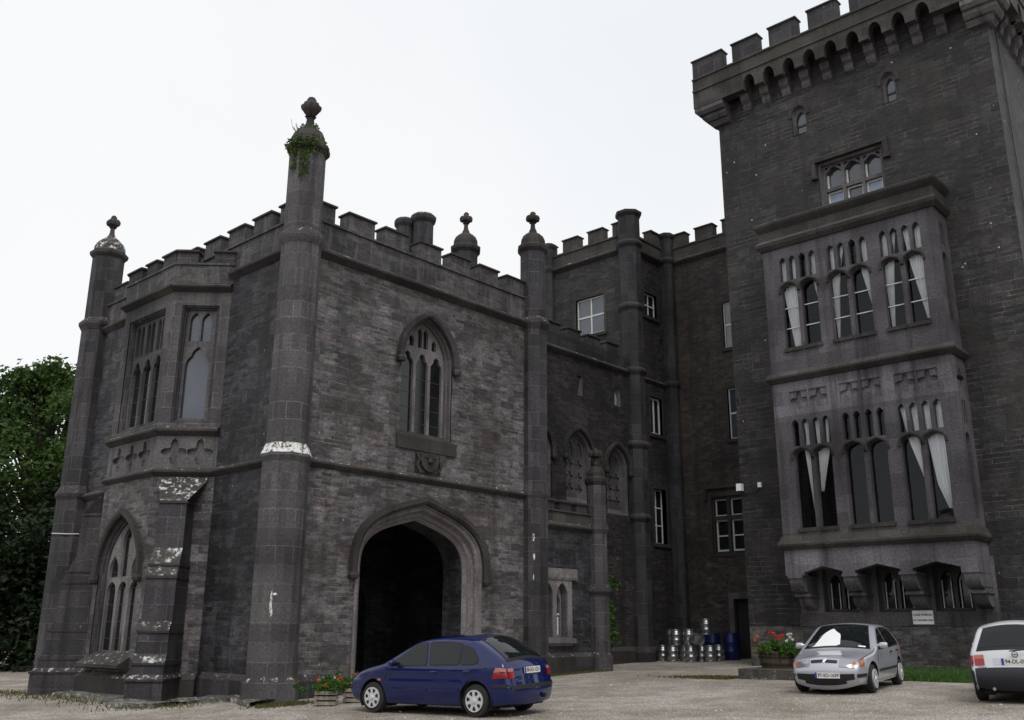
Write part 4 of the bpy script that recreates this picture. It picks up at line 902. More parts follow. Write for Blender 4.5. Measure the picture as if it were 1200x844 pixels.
class Car:
    """body surface: half width Y(x,z) under a side silhouette; x forward, y left, z up, origin mid wheelbase on the ground"""
    def __init__(s, sil, W, wb, belt, roofz, tumble=.2, tf=.2, tr=.12, rwheel=.295, front=2.05, rear=-2.0):
        s.W = W / 2; s.wb = wb; s.belt = belt; s.roofz = roofz; s.tum = tumble; s.tf = tf; s.tr = tr; s.rw = rwheel
        s.front = front; s.rear = rear
        P = [];  # densify the silhouette
        for a, b in zip(sil[:-1], sil[1:]):
            n = max(1, int(math.hypot(b[0] - a[0], b[1] - a[1]) / .05))
            for i in range(n): P.append((a[0] + (b[0] - a[0]) * i / n, a[1] + (b[1] - a[1]) * i / n))
        P.append(sil[-1])
        for _ in range(5): P = [P[0]] + [((a[0] + 2 * b[0] + c[0]) / 4, (a[1] + 2 * b[1] + c[1]) / 4) for a, b, c in zip(P[:-2], P[1:-1], P[2:])] + [P[-1]]
        s.sil = P
        s.nrm = []
        for i in range(len(P)):
            a, b = P[max(i - 1, 0)], P[min(i + 1, len(P) - 1)]; dx, dz = b[0] - a[0], b[1] - a[1]; l = math.hypot(dx, dz); s.nrm.append((-dz / l, dx / l))
    def edge(s, x, z):
        return min(math.hypot(x - a, z - b) for a, b in s.sil)
    def Y(s, x, z, rnd=True):
        k = 1.0
        if x > .6: k -= s.tf * ((x - .6) / (s.front - .6)) ** 2.6
        if x < -.6: k -= s.tr * ((-.6 - x) / (-.6 - s.rear)) ** 2.4
        y = s.W * k
        if z < .5: y -= .055 * ((.5 - z) / .3) ** 2
        if z > s.belt - .12:
            q = z - (s.belt - .12); y -= .10 * q * q / .24 if q < .12 else .006 + (z - s.belt) * s.tum / (s.roofz - s.belt)
        # swage line
        y -= .012 * max(0, 1 - abs(z - (s.belt - .2)) / .05)
        if rnd:
            d = s.edge(x, z); r = .075
            if d < r: y -= r * .9 * (1 - math.sqrt(max(0, 1 - ((r - d) / r) ** 2)))
        return y
    def arches(s):
        o = []
        for cx in (s.wb / 2, -s.wb / 2): o.append((cx, s.rw + .005, s.rw + .062))
        return o
    def side_outline(s, sill=.2):
        o = list(s.sil)           # rear bottom .. over the roof .. front bottom
        xf, xr = s.sil[-1][0], s.sil[0][0]
        A = s.arches()
        for cx, cz, r in A:       # front wheel first, travelling backwards along the sill
            a0 = math.asin((cz - sill) / r); 
            for i in range(17):
                t = -a0 + (math.pi + 2 * a0) * i / 16
                o.append((cx + r * math.cos(t), cz + r * math.sin(t)))
        return o
    def tri(s, outline, grid=.07, inset=True):
        n = len(outline); V = [Vector(p) for p in outline]
        x0, x1 = min(p[0] for p in outline), max(p[0] for p in outline); z0, z1 = min(p[1] for p in outline), max(p[1] for p in outline)
        def inside(x, z):
            c = False; j = n - 1
            for i in range(n):
                a, b = outline[i], outline[j]
                if (a[1] > z) != (b[1] > z) and x < (b[0] - a[0]) * (z - a[1]) / (b[1] - a[1]) + a[0]: c = not c
                j = i
            return c
        def dist(x, z): return min(math.hypot(x - p[0], z - p[1]) for p in outline)
        if inset:
            for k, d in enumerate((.012, .03, .055, .085)):
                for i in range(len(s.sil)):
                    x, z = s.sil[i][0] - s.nrm[i][0] * d, s.sil[i][1] - s.nrm[i][1] * d
                    if inside(x, z) and dist(x, z) > d * .8: V.append(Vector((x, z)))
        z = z0 + grid * .5
        while z < z1:
            x = x0 + grid * .5
            while x < x1:
                if inside(x, z) and dist(x, z) > (.1 if inset else grid * .4): V.append(Vector((x, z)))
                x += grid
            z += grid
        r = delaunay_2d_cdt(V, [], [list(range(n))], 1, 1e-5)
        return [tuple(v) for v in r[0]], [tuple(f) for f in r[2]]
    def on_side(s, mb, outline, off, mat=0, grid=.08, both=True, sides=(1, -1)):
        vs, fs = s.tri(outline, grid, False)
        for sd in sides:
            V = [(x, sd * (s.Y(x, z) + off), z) for x, z in vs]
            mb.add(V, [f if sd < 0 else f[::-1] for f in fs], mat)
    def crown(s, x, z):
        if z > s.belt + .0: return .05 if abs(x) < .9 and z > s.roofz - .12 else .09
        return .03 if abs(x) < (s.front - .3) and z > .66 else (.12 if x > 0 else .07)
    def top_pt(s, i, j, off=0.0):
        x, z = s.sil[i]; y0 = s.Y(x, z); c = s.cr[i] * (1 - j * j)
        nx, nz = s.nrm[i]
        return (x + nx * (c - 0 + off), y0 * j * (1 + off * .5), z + nz * (c + off))
    def prep(s):
        c = [s.crown(*p) for p in s.sil]
        for _ in range(12): c = [c[0]] + [(a + 2 * b + d) / 4 for a, b, d in zip(c[:-2], c[1:-1], c[2:])] + [c[-1]]
        s.cr = c
    def top(s, mb, i0, i1, j0=-1, j1=1, off=0, mat=0, n=14, shape=None):
        rings = []
        for i in range(i0, i1 + 1):
            a, b = (j0, j1) if shape is None else shape((i - i0) / max(1, i1 - i0))
            rings.append([s.top_pt(i, b + (a - b) * k / n, off) for k in range(n + 1)])
        mb.loft(rings, False, mat=mat)
    def idx(s, x, z):
        return min(range(len(s.sil)), key=lambda i: (s.sil[i][0] - x) ** 2 + (s.sil[i][1] - z) ** 2)
def inflate(pts, d):
    cx = sum(p[0] for p in pts) / len(pts); cz = sum(p[1] for p in pts) / len(pts)
    return [(x + d * (1 if x > cx else -1), z + d * (1 if z > cz else -1)) for x, z in pts]
def rounded(pts, r=.05, n=4):
    o = []; m = len(pts)
    for i in range(m):
        p = Vector(pts[i]); a = Vector(pts[i - 1]); b = Vector(pts[(i + 1) % m])
        la, lb = min(r, (a - p).length * .45), min(r, (b - p).length * .45)
        q0 = p + (a - p).normalized() * la; q1 = p + (b - p).normalized() * lb
        for k in range(n + 1):
            t = k / n; o.append(tuple(q0 * (1 - t) ** 2 + p * 2 * t * (1 - t) + q1 * t * t))
    return o
def wheel(parent, x, y, r, style, w=.18):
    sd = 1 if y > 0 else -1
    mb = MB(); n = 32
    prof = [(r * .62, -.02), (r * .66, .0), (r * .93, .0), (r, .035), (r, w - .035), (r * .93, w), (r * .6, w)]
    rings = [[(x + q * math.cos(2 * math.pi * k / n), y + sd * (.0 - d), r + q * math.sin(2 * math.pi * k / n)) for k in range(n)] for q, d in prof]
    mb.loft(rings, True, True, True)
    t = mb.build('wheel', M['tyre'], parent, smooth=50, recalc=True)
    F = lambda s_, z_, d: (x + s_, y + sd * d, r + z_)
    R1 = r * .665; out = [(R1 * math.cos(2 * math.pi * k / 32), R1 * math.sin(2 * math.pi * k / 32)) for k in range(32)]
    holes = []
    for k in range(style[0]):
        a = 2 * math.pi * k / style[0] + .2; hw = style[1]
        holes.append([(R1 * q * math.cos(a + hw * e), R1 * q * math.sin(a + hw * e)) for q, e in ((.5, -.7), (.86, -1), (.9, 0), (.86, 1), (.5, .7))])
    c = MB(); c.slab(F, out, holes, .0, .03); c.lathe([(.0, 0), (R1 * .28, 0), (R1 * .22, .02), (.0, .024)], 12, (0, 0, 0))
    m = len(c.v) - 48; c.v[m:] = [F(v[0], v[1], .028 + v[2]) for v in c.v[m:]]
    c.build('hubcap', M['alloy'], t, recalc=True)
    d = MB(); d.slab(F, out, [], .021, .024); d.build('brake_disc', M['black'], t)
def make_car(root, sil, W, wb, belt, roofz, paint, wins, screen, backlight, style, extra, tumble=.2, tf=.2, tr=.12, rw=.295, sill=.2, front=2.05, rear=-2.0):
    c = Car(sil, W, wb, belt, roofz, tumble, tf, tr, rw, front, rear); c.prep()
    mb = MB(); vs, fs = c.tri(c.side_outline(sill), .08)
    for sd in (1, -1): mb.add([(x, sd * c.Y(x, z), z) for x, z in vs], fs)
    c.top(mb, 0, len(c.sil) - 1, n=16)
    body = mb.build('body', M[paint], root, smooth=38, weld=.0006)
    mb = MB(); mb.box(c.sil[0][0] + .12, c.sil[-1][0] - .12, -.62, .62, .17, .42)
    for cx, cz, r in c.arches():
        for sd in (1, -1):
            rg = [[(cx + q * math.cos(t), sd * yy, cz + q * math.sin(t)) for t in [-.5 + (math.pi + 1) * k / 14 for k in range(15)]] for q, yy in ((r, c.W - .035), (r, .45), (.01, .45))]
            mb.loft(rg, False)
    mb.build('underbody', M['under'], root)
    # side windows
    for pts in wins:
        for sd in (1, -1):
            s_ = MB(); c.on_side(s_, rounded(inflate(pts, .022), .06), .002, grid=.06, sides=(sd,))
            g = MB(); c.on_side(g, rounded(pts, .05), .006, grid=.06, sides=(sd,))
            w = g.build('side_window', M['carglass'], root, smooth=60); s_.build('window_seal', M['seal'], w)
    for nm, (p0, p1, sh) in (('windscreen', screen), ('rear_window', backlight)):
        i0, i1 = sorted((c.idx(*p0), c.idx(*p1)))
        s_ = MB(); c.top(s_, i0 - 1, i1 + 1, off=.003, shape=lambda t: tuple(v * 1.03 for v in sh(t)))
        g = MB(); c.top(g, i0, i1, off=.007, shape=sh); w = g.build(nm, M['carglass'], root, smooth=60); s_.build('window_seal', M['seal'], w)
    for cx in (wb / 2, -wb / 2):
        for sd in (1, -1): wheel(root, cx, sd * (c.W - .025), rw, style)
    for k, ln in enumerate(extra.get('doors', [])):
        for sd in (1, -1):
            q = MB(); q.tube([(x, sd * (c.Y(x, z) + .0005), z) for x, z in ln], .006, 5); q.build('door_gap', M['seal'], root)
    for x, z in extra.get('handles', []):
        for sd in (1, -1):
            q = MB(); y = c.Y(x, z) 
            q.loft([[(x + a * .085, sd * (y + d), z + b * .022 ) for a, b in [(math.cos(t), math.sin(t)) for t in [2 * math.pi * k / 12 for k in range(12)]]] for d in (-.01, .02)] + [[(x + a * .06, sd * (y + .03), z + b * .012) for a, b in [(math.cos(t), math.sin(t)) for t in [2 * math.pi * k / 12 for k in range(12)]]]], True, True, True)
            q.build('door_handle', M[extra.get('handle_mat', 'black')], root, recalc=True, smooth=50)
    mx_, mz_ = extra['mirror']
    for sd in (1, -1):
        y = c.Y(mx_, mz_); q = MB()
        rg = []
        for d, k in ((-.03, .35), (.02, .5), (.05, .95), (.1, 1.05), (.17, 1), (.2, .75), (.205, .3)): rg.append([(mx_ + .0 + .05 * k * math.cos(t) - .02 * d, sd * (y + d), mz_ + .03 + .066 * k * math.sin(t)) for t in [2 * math.pi * j / 14 for j in range(14)]])
        q.loft(rg, True, True, True); q.build('wing_mirror', M[extra.get('mirror_mat', paint)], root, recalc=True, smooth=60)
    for nm, pts, off, mt in extra.get('side_parts', []):
        if isinstance(pts, tuple):
            z0, z1, xa, xb = pts; E_ = lambda zz: (min((abs(z - zz), x) for x, z in c.sil if x < -1.4)[1] + .001, zz); pts = [E_(z0)] + [(x - nxx * .001, z - nzz * .001) for (x, z), (nxx, nzz) in zip(c.sil, c.nrm) if x < -1.4 and z0 + .012 <= z <= z1 - .012] + [E_(z1), (xb, z1), (xa, z0)]
        for sd in (1, -1):
            q = MB(); c.on_side(q, pts, off, grid=.02, sides=(sd,)); q.build(nm, M[mt], root, smooth=50)
    for nm, p0, p1, j0, j1, off, mt in extra.get('top_parts', []):
        i0, i1 = sorted((c.idx(*p0), c.idx(*p1)))
        q = MB(); c.top(q, i0, i1, j0, j1, off, n=10); q.build(nm, M[mt], root, smooth=50)
    return c
def plate(root, c, x, z, ny, textstr, sgn, w=.52, h=.115, tilt=0, y=0, size=.098):
    """number plate facing +x (sgn 1) or -x (sgn -1)"""
    mw = Matrix.Translation((x, y, z)) @ Matrix.Rotation(math.pi / 2 * sgn, 4, 'Z') @ Matrix.Rotation(math.pi / 2 + tilt, 4, 'X')
    q = MB(); q.box(-w / 2, w / 2, -h / 2, h / 2, -.012, .002); q.v = [tuple(mw @ Vector(v)) for v in q.v]; p = q.build('number_plate', M['plate'], root)
    q = MB(); q.box(-w / 2, -w / 2 + .045, -h / 2, h / 2, .0, .0035); q.v = [tuple(mw @ Vector(v)) for v in q.v]; q.build('plate_band', M['euro'], p)
    text_mesh('plate_number', textstr, size, M['ink'], p, mw @ Matrix.Translation((.022, 0, .003)) @ Matrix.Scale(.92, 4, (1, 0, 0)), .0015)
def place(root, x, y, heading):
    root.location = (x, y, GZ(x, y)); 
    n = Vector((-.028, .0125, 1)).normalized(); X = Vector((math.cos(heading), math.sin(heading), 0)); X = (X - n * X.dot(n)).normalized()
    root.rotation_euler = Matrix((X, n.cross(X), n)).transposed().to_euler()
# ---- dark blue hatchback, seen from behind its left side
blue = empty('parked_car', (0, 0, 0), 0, 'dark blue five-door hatchback parked before the carriage arch', 'car')
sil = [(-1.98, .24), (-2.04, .36), (-2.05, .5), (-2.0, .62), (-1.97, .70), (-1.96, .86), (-1.92, .98), (-1.80, 1.06), (-1.50, 1.24), (-1.22, 1.375), (-.9, 1.41), (-.4, 1.425), (.0, 1.40), (.25, 1.345), (.62, 1.16), (1.0, .955), (1.2, .91), (1.55, .84), (1.85, .745), (1.99, .66), (2.07, .52), (2.08, .4), (2.02, .25), (1.9, .2)]
Wn = [[(-.98, 1.285), (-1.19, 1.2), (-1.36, 1.04), (-1.32, .955), (-.97, .945)], [(-.13, 1.335), (-.6, 1.335), (-.92, 1.30), (-.92, .945), (-.22, .93)], [(.30, 1.255), (.12, 1.32), (-.04, 1.335), (-.13, .928), (.80, .915), (.72, 1.0)]]
# screens: (silhouette point A, point B, half-extent along the run from the rear-most index)
ex = dict(doors=[[(-1.02, .32), (-1.1, .55), (-1.3, .75), (-1.42, .95)], [(-.17, .26), (-.17, .9)], [(.98, .3), (.98, .6), (.86, .88)], [(-1.0, .245), (.96, .245)]], handles=[(-1.12, .82), (-.32, .80)], mirror=(.66, .93), mirror_mat='blue', handle_mat='blue',
    side_parts=[('side_moulding', [(.9, .5), (.9, .44), (-.14, .44), (-.14, .5)], .014, 'blue'), ('side_moulding', [(-.2, .5), (-.2, .44), (-.92, .44), (-.92, .5)], .014, 'blue'),
                ('rear_lamp', (.69, .80, -1.68, -1.72), .012, 'red'), ('reversing_lamp', (.80, .885, -1.72, -1.76), .012, 'pink'), ('indicator', [(1.05, .66), (1.15, .66), (1.15, .62), (1.05, .62)], .008, 'amber'),
                ('bumper_strip', (.52, .585, -1.66, -1.66), .012, 'black')],
    top_parts=[('rear_lamp', (-1.962, .80), (-1.967, .70), .8, 1.0, .012, 'red'), ('rear_lamp', (-1.962, .80), (-1.967, .70), -1.0, -.8, .012, 'red'), ('reversing_lamp', (-1.955, .875), (-1.962, .80), .8, 1.0, .0121, 'pink'), ('reversing_lamp', (-1.955, .875), (-1.962, .80), -1.0, -.8, .0121, 'pink'), ('bumper_strip', (-2.015, .585), (-2.045, .525), -1.0, 1.0, .012, 'black'),
               ('headlamp', (1.9, .72), (2.02, .6), .5, .95, .012, 'lens'), ('headlamp', (1.9, .72), (2.02, .6), -.95, -.5, .012, 'lens'), ('grille', (1.99, .66), (2.05, .56), -.35, .35, .012, 'black'), ('tailgate_strip', (-1.945, .96), (-1.95, .92), -.4, .4, .016, 'blue')])
cb = make_car(blue, sil, 1.70, 2.58, .90, 1.425, 'blue', Wn, ((.28, 1.33), (.98, .965), lambda t: (-.86 - .02 * t, .86 + .02 * t)), ((-1.84, 1.03), (-1.26, 1.36), lambda t: (-.9 + .04 * t, .9 - .04 * t)), (7, .26), ex, front=2.08, rear=-2.05)
plate(blue, cb, -2.055, .82, 0, '00-SO-1231', -1, tilt=-.06)
q = MB(); q.lathe([(.0, -.03), (.03, -.03), (.03, .03), (0, .03)], 8, (-2.12, -.3, .35)); q.box(-2.12, -2.0, -.33, -.27, .3, .36); q.build('tow_hook', M['black'], blue, recalc=True)
text_mesh('badge_lettering', 'MEGANE', .06, M['chrome'], blue, Matrix.Translation((-2.03, .42, .66)) @ Matrix.Rotation(-math.pi / 2, 4, 'Z') @ Matrix.Rotation(math.pi / 2, 4, 'X'))
q = MB(); q.tube([(-.35, 0, 1.45), (-.7, 0, 1.72)], [.006, .003], 5); q.build('aerial', M['black'], blue)
q = MB(); q.tube([(-1.88, -.1, 1.07), (-1.8, .15, 1.115), (-1.72, .42, 1.17)], .012, 5); q.build('wiper', M['black'], blue)
place(blue, .38, -5.3, R_(97.3)); blue.scale = (.94,) * 3
# ---- silver hatchback, nose towards the camera
silver = empty('parked_car', (0, 0, 0), 0, 'silver hatchback with a white sheet behind its windscreen, parked nose-out by the planter', 'car')
sil = [(-1.95, .25), (-2.02, .4), (-2.01, .55), (-1.96, .72), (-1.94, .86), (-1.86, .96), (-1.6, 1.08), (-1.2, 1.29), (-.95, 1.36), (-.5, 1.39), (-.1, 1.39), (.1, 1.36), (.5, 1.15), (.98, .87), (1.15, .835), (1.6, .76), (1.9, .685), (1.99, .64), (2.06, .55), (2.08, .44), (2.02, .25), (1.92, .19)]
Wn = [[(-.86, 1.29), (-1.12, 1.22), (-1.46, .98), (-1.4, .93), (-.9, .915)], [(-.2, 1.315), (-.82, 1.3), (-.86, .915), (-.28, .9)], [(.12, 1.27), (-.1, 1.315), (-.2, .9), (.72, .885)]]
ex = dict(doors=[[(-.98, .3), (-1.05, .6), (-1.3, .8), (-1.4, .95)], [(-.24, .25), (-.24, .88)], [(.86, .26), (.86, .6), (.8, .86)], [(-.98, .24), (.86, .24)], [(1.98, .7), (1.1, .84), (.9, .9)]], handles=[(-1.05, .80), (-.42, .79)], mirror=(.62, .93), mirror_mat='silver',
    side_parts=[('side_moulding', [(.84, .47), (.84, .42), (-.9, .42), (-.9, .47)], .014, 'black'), ('indicator', rounded([(1.72, .73), (1.92, .68), (1.96, .57), (1.76, .58)], .02), .012, 'amber'), ('bumper_strip', [(1.7, .43), (2.07, .43), (2.07, .35), (1.7, .36)], .02, 'black'), ('rear_lamp', [(-1.72, .9), (-1.9, .9), (-1.94, .7), (-1.7, .7)], .01, 'red')],
    top_parts=[('headlamp', (1.955, .665), (2.045, .565), .5, .9, .014, 'lens'), ('headlamp', (1.955, .665), (2.045, .565), -.9, -.5, .014, 'lens'), ('indicator', (1.955, .665), (2.045, .565), .9, .99, .014, 'amber'), ('indicator', (1.955, .665), (2.045, .565), -.99, -.9, .014, 'amber'),
               ('grille', (1.975, .65), (2.02, .605), .06, .44, .013, 'black'), ('grille', (1.975, .65), (2.02, .605), -.44, -.06, .013, 'black'), ('bumper_strip', (2.08, .44), (2.06, .335), -.99, .99, .012, 'black'), ('air_intake', (2.045, .3), (2.02, .24), -.72, .72, .012, 'black'),
               ('wiper', (1.0, .868), (.95, .895), -.8, .75, .012, 'black')])
cs = make_car(silver, sil, 1.69, 2.535, .885, 1.39, 'silver', Wn, ((.1, 1.35), (.95, .895), lambda t: (-.9 - .02 * t, .9 + .02 * t)), ((-1.8, 1.0), (-1.25, 1.26), lambda t: (-.85, .85)), (8, .2), ex, front=2.08, rear=-2.02)
plate(silver, cs, 2.225, .405, 0, '97-SO-1639', 1, y=.08)
i0, i1 = cs.idx(.95, .895), cs.idx(.1, 1.35)
a_, b_ = sorted((i0, i1))
blob = [(.02, -.72, -.02), (.1, -.66, .1), (.25, -.62, .08), (.4, -.58, .06), (.5, -.56, .02), (.62, -.5, -.12), (.72, -.4, -.22), (.78, -.32, -.26)]
q = MB(); rg = []
for t, l, r in blob:
    i = b_ - int(t * (b_ - a_)); rg.append([cs.top_pt(i, l + (r - l) * k / 8, .0105) for k in range(9)])
q.loft(rg, False); tag(q.build('paper_sheet', M['paper'], None, smooth=60), 'crumpled white sheet against the silver car windscreen', 'sheet')
sheet = bpy.data.objects['paper_sheet']
place(silver, 8.6, -9.6, R_(189.1)); silver.scale = (.96,) * 3; sheet.scale = (.96,) * 3; sheet.location = silver.location; sheet.rotation_euler = silver.rotation_euler
q = MB(); q.box(0, .2, -.02, .02, 0, .001)
i = b_ - int((b_ - a_) * .93)
q = MB(); i = cs.idx(.88, .935); q.loft([[cs.top_pt(i + d, .62 + .025 * k, .011) for k in range(9)] for d in (0, 1)], False); q.build('tax_disc', M['paper'], silver)
q = MB(); q.tube([cs.top_pt(cs.idx(1.975, .65), .07, .016), cs.top_pt(cs.idx(2.02, .605), 0, .018), cs.top_pt(cs.idx(1.975, .65), -.07, .016)], .012, 6); q.build('badge', M['chrome'], silver)
# ---- white hatchback cut by the right edge of the view
white = empty('parked_car', (0, 0, 0), 0, 'white hatchback with blue-grey bumper seen from behind at the right edge', 'car')
sil = [(-1.9, .3), (-2.0, .36), (-2.02, .58), (-1.95, .62), (-1.93, .72), (-1.90, .86), (-1.87, .93), (-1.80, 1.0), (-1.62, 1.28), (-1.55, 1.355), (-1.3, 1.39), (-.8, 1.41), (-.2, 1.405), (.05, 1.37), (.45, 1.17), (.9, .93), (1.2, .88), (1.7, .76), (1.95, .66), (2.02, .5), (1.98, .28), (1.9, .2)]
Wn = [[(-.9, 1.3), (-1.3, 1.28), (-1.42, 1.2), (-1.5, .94), (-.95, .92)], [(-.2, 1.31), (-.85, 1.3), (-.88, .92), (-.28, .9)], [(.08, 1.27), (-.12, 1.31), (-.2, .9), (.7, .88)]]
ex = dict(doors=[[(-.24, .3), (-.24, .88)], [(.86, .3), (.8, .86)]], handles=[(-1.0, .8), (-.42, .79)], mirror=(.55, .93), mirror_mat='white',
    side_parts=[('bumper', (.31, .605, -1.58, -1.6), .022, 'bluegrey'), ('side_moulding', [(.84, .52), (.84, .44), (-.9, .44), (-.9, .52)], .014, 'bluegrey'), ('rear_lamp', (.665, .86, -1.77, -1.77), .012, 'red')],
    top_parts=[('rear_lamp', (-1.905, .80), (-1.935, .675), .76, 1.0, .014, 'red'), ('indicator', (-1.90, .855), (-1.905, .80), .76, 1.0, .014, 'amber'), ('rear_lamp', (-1.905, .80), (-1.935, .675), -1.0, -.76, .014, 'red'), ('indicator', (-1.90, .855), (-1.905, .80), -1.0, -.76, .014, 'amber'),
               ('bumper', (-1.97, .61), (-1.93, .3), -1.0, 1.0, .026, 'bluegrey'), ('plate_panel', (-1.905, .82), (-1.935, .69), -.55, .55, .006, 'silver')])
cw = make_car(white, sil, 1.69, 2.517, .9, 1.41, 'white', Wn, ((.05, 1.36), (.88, .955), lambda t: (-.88, .88)), ((-1.84, .965), (-1.585, 1.325), lambda t: (-.93 + .03 * t, .93 - .03 * t)), (8, .2), ex, front=2.02, rear=-2.02, tr=.1)
plate(white, cw, -2.02, .755, 0, '94-DL-0528', -1, y=-.02)
text_mesh('badge_lettering', 'ASTRA', .05, M['ink'], white, Matrix.Translation((-2.0, .58, .65)) @ Matrix.Rotation(-math.pi / 2, 4, 'Z') @ Matrix.Rotation(math.pi / 2, 4, 'X'))
q = MB(); rg = []
for k in range(25):
    t = 2 * math.pi * k / 24; rg.append((-2.005, .048 * math.cos(t), .885 + .048 * math.sin(t)))
q.tube(rg, .007, 6); q.tube([(-2.005, .045, .885), (-2.008, -.01, .89), (-2.008, .01, .88), (-2.005, -.045, .885)], .006, 5); q.build('badge', M['black'], white)
q = MB(); q.tube([(-2.04, .08, .945), (-2.02, -.2, .97), (-2.0, -.5, .985)], .012, 5); q.build('wiper', M['black'], white)
q = MB(); q.tube([(-1.7, .42, .28), (-2.04, .42, .27)], .03, 10); q.build('exhaust_pipe', M['chrome'], white)
place(white, 8.0, -13.38, R_(10)); white.scale = (.95,) * 3
# ================================================================== SMALLER THINGS
M['keg'] = plain('keg_steel', (.38, .39, .41), .3, .9, noise=.25, nscale=6, bump=.05); M['keg_end'] = plain('keg_rim', (.2, .2, .21), .4, .8)
M['barrel_blue'] = plain('blue_plastic', (.006, .012, .09), .4); M['wood'] = plain('weathered_wood', (.10, .075, .055), .8, noise=.4, nscale=14, bump=.3); M['palewood'] = plain('pale_timber', (.30, .26, .21), .8, noise=.3, nscale=14, bump=.3)
M['hoop'] = plain('rusty_hoop', (.035, .025, .02), .7, .3, noise=.4); M['soil'] = plain('soil', (.02, .015, .01), .95)
M['kerb'] = stone('kerb_stone', (.085, .078, .066), (.115, .105, .09), (.07, .065, .06), 1.6, .6, .006, False, .5, .5, lichen=.1, warp=.004, white=(.4, .41, .38))
def leafmat(name, c, v=.4, tr=.25):
    m, t, b = new_mat(name); n = t.nodes.new; l = t.links.new
    g = n('ShaderNodeNewGeometry'); r = n('ShaderNodeValToRGB'); e = r.color_ramp.elements
    e[0].color = (*[x * (1 - v) for x in c], 1); e[1].color = (c[0] * (1 + v * 1.3), c[1] * (1 + v), c[2] * (1 + v * .4), 1); l(g.outputs['Random Per Island'], r.inputs[0])
    l(r.outputs[0], b.inputs['Base Color']); b.inputs['Roughness'].default_value = .55; b.inputs['Specular IOR Level'].default_value = .3
    ts = n('ShaderNodeBsdfTranslucent'); l(r.outputs[0], ts.inputs['Color']); mxx = n('ShaderNodeMixShader'); mxx.inputs[0].default_value = tr
    l(b.outputs[0], mxx.inputs[1]); l(ts.outputs[0], mxx.inputs[2]); l(mxx.outputs[0], [q for q in t.nodes if q.type == 'OUTPUT_MATERIAL'][0].inputs[0]); return m
M['leaf'] = leafmat('tree_leaf', (.046, .094, .020)); M['leaf_dark'] = leafmat('hedge_leaf', (.014, .030, .010)); M['leaf_bright'] = leafmat('bedding_leaf', (.05, .13, .02)); M['grass'] = leafmat('lawn_grass', (.046, .115, .018), .35); M['ivy'] = leafmat('ivy_leaf', (.075, .13, .035))
M['drygrass'] = leafmat('rough_grass', (.10, .11, .04), .4); M['bark'] = plain('bark', (.045, .036, .028), .9, noise=.4, nscale=6, bump=.6)
M['petal_red'] = plain('red_petal', (.62, .03, .015), .6, noise=.3); M['petal_orange'] = plain('orange_petal', (.55, .13, .03), .6); M['petal_white'] = plain('white_petal', (.75, .76, .7), .6)
def leaf(mb, p, size, rnd, mat=0, up=0.0, aspect=.6):
    d = Vector((rnd.gauss(0, 1), rnd.gauss(0, 1), rnd.gauss(0, 1) * .7 + up)).normalized()
    a = d.cross(Vector((rnd.gauss(0, 1), rnd.gauss(0, 1), rnd.gauss(0, 1)))).normalized(); n = d.cross(a)
    L = size * rnd.uniform(.7, 1.3); w = L * aspect * .5; p = Vector(p); k = n * L * .12
    mb.add([p - d * L * .5, p - a * w + k, p + d * L * .5, p + a * w + k], [(0, 1, 2, 3)], mat)
def clump(mb, c, r, n, size, rnd, mat=0, flat=.8, shell=.5):
    for _ in range(n):
        v = Vector((rnd.gauss(0, 1), rnd.gauss(0, 1), rnd.gauss(0, 1))).normalized() * r * (shell + (1 - shell) * rnd.random()) 
        leaf(mb, (c[0] + v.x, c[1] + v.y, c[2] + v.z * flat), size, rnd, mat)
# ---- ivy on the tall corner turret
rnd = random.Random(3); mb = MB()
def on_oct(a, r, out): return (r + out) * math.cos(a), (r + out) * math.sin(a)
for k in range(520):
    a = rnd.choice([rnd.gauss(3.9, .22), rnd.gauss(3.9, .2), rnd.uniform(2.6, 5.2), rnd.gauss(3.35, .1)]); 
    lim = {True: 1.15, False: .35}[abs(a - 3.95) < .25] * rnd.random() ** 1.1
    if 3.2 < a < 3.5: lim = .9 * rnd.random()
    z = 13.62 - lim; rr = .475 if z < 13.42 else .56
    x, y = on_oct(a, rr * .97, rnd.uniform(.02, .07)); leaf(mb, (x, y, z), .085, rnd, 0)
for k in range(160):
    a = rnd.uniform(2.5, 5.4); z = rnd.uniform(13.62, 14.25); rr = .5 - (z - 13.6) * .5; x, y = on_oct(a, rr, .03); leaf(mb, (x, y, z), .08, rnd, 0)
for k in range(14): mb.tube([(-.2 + .03 * k * math.sin(k), .18 - .02 * k, 13.9), (-.28 + .03 * k * math.sin(k), .3 - .03 * k, 14.1 + .1 * rnd.random())], .006, 4)
tag(mb.build('ivy', M['ivy']), 'green ivy creeping over the cap of the tallest domed turret', 'ivy')
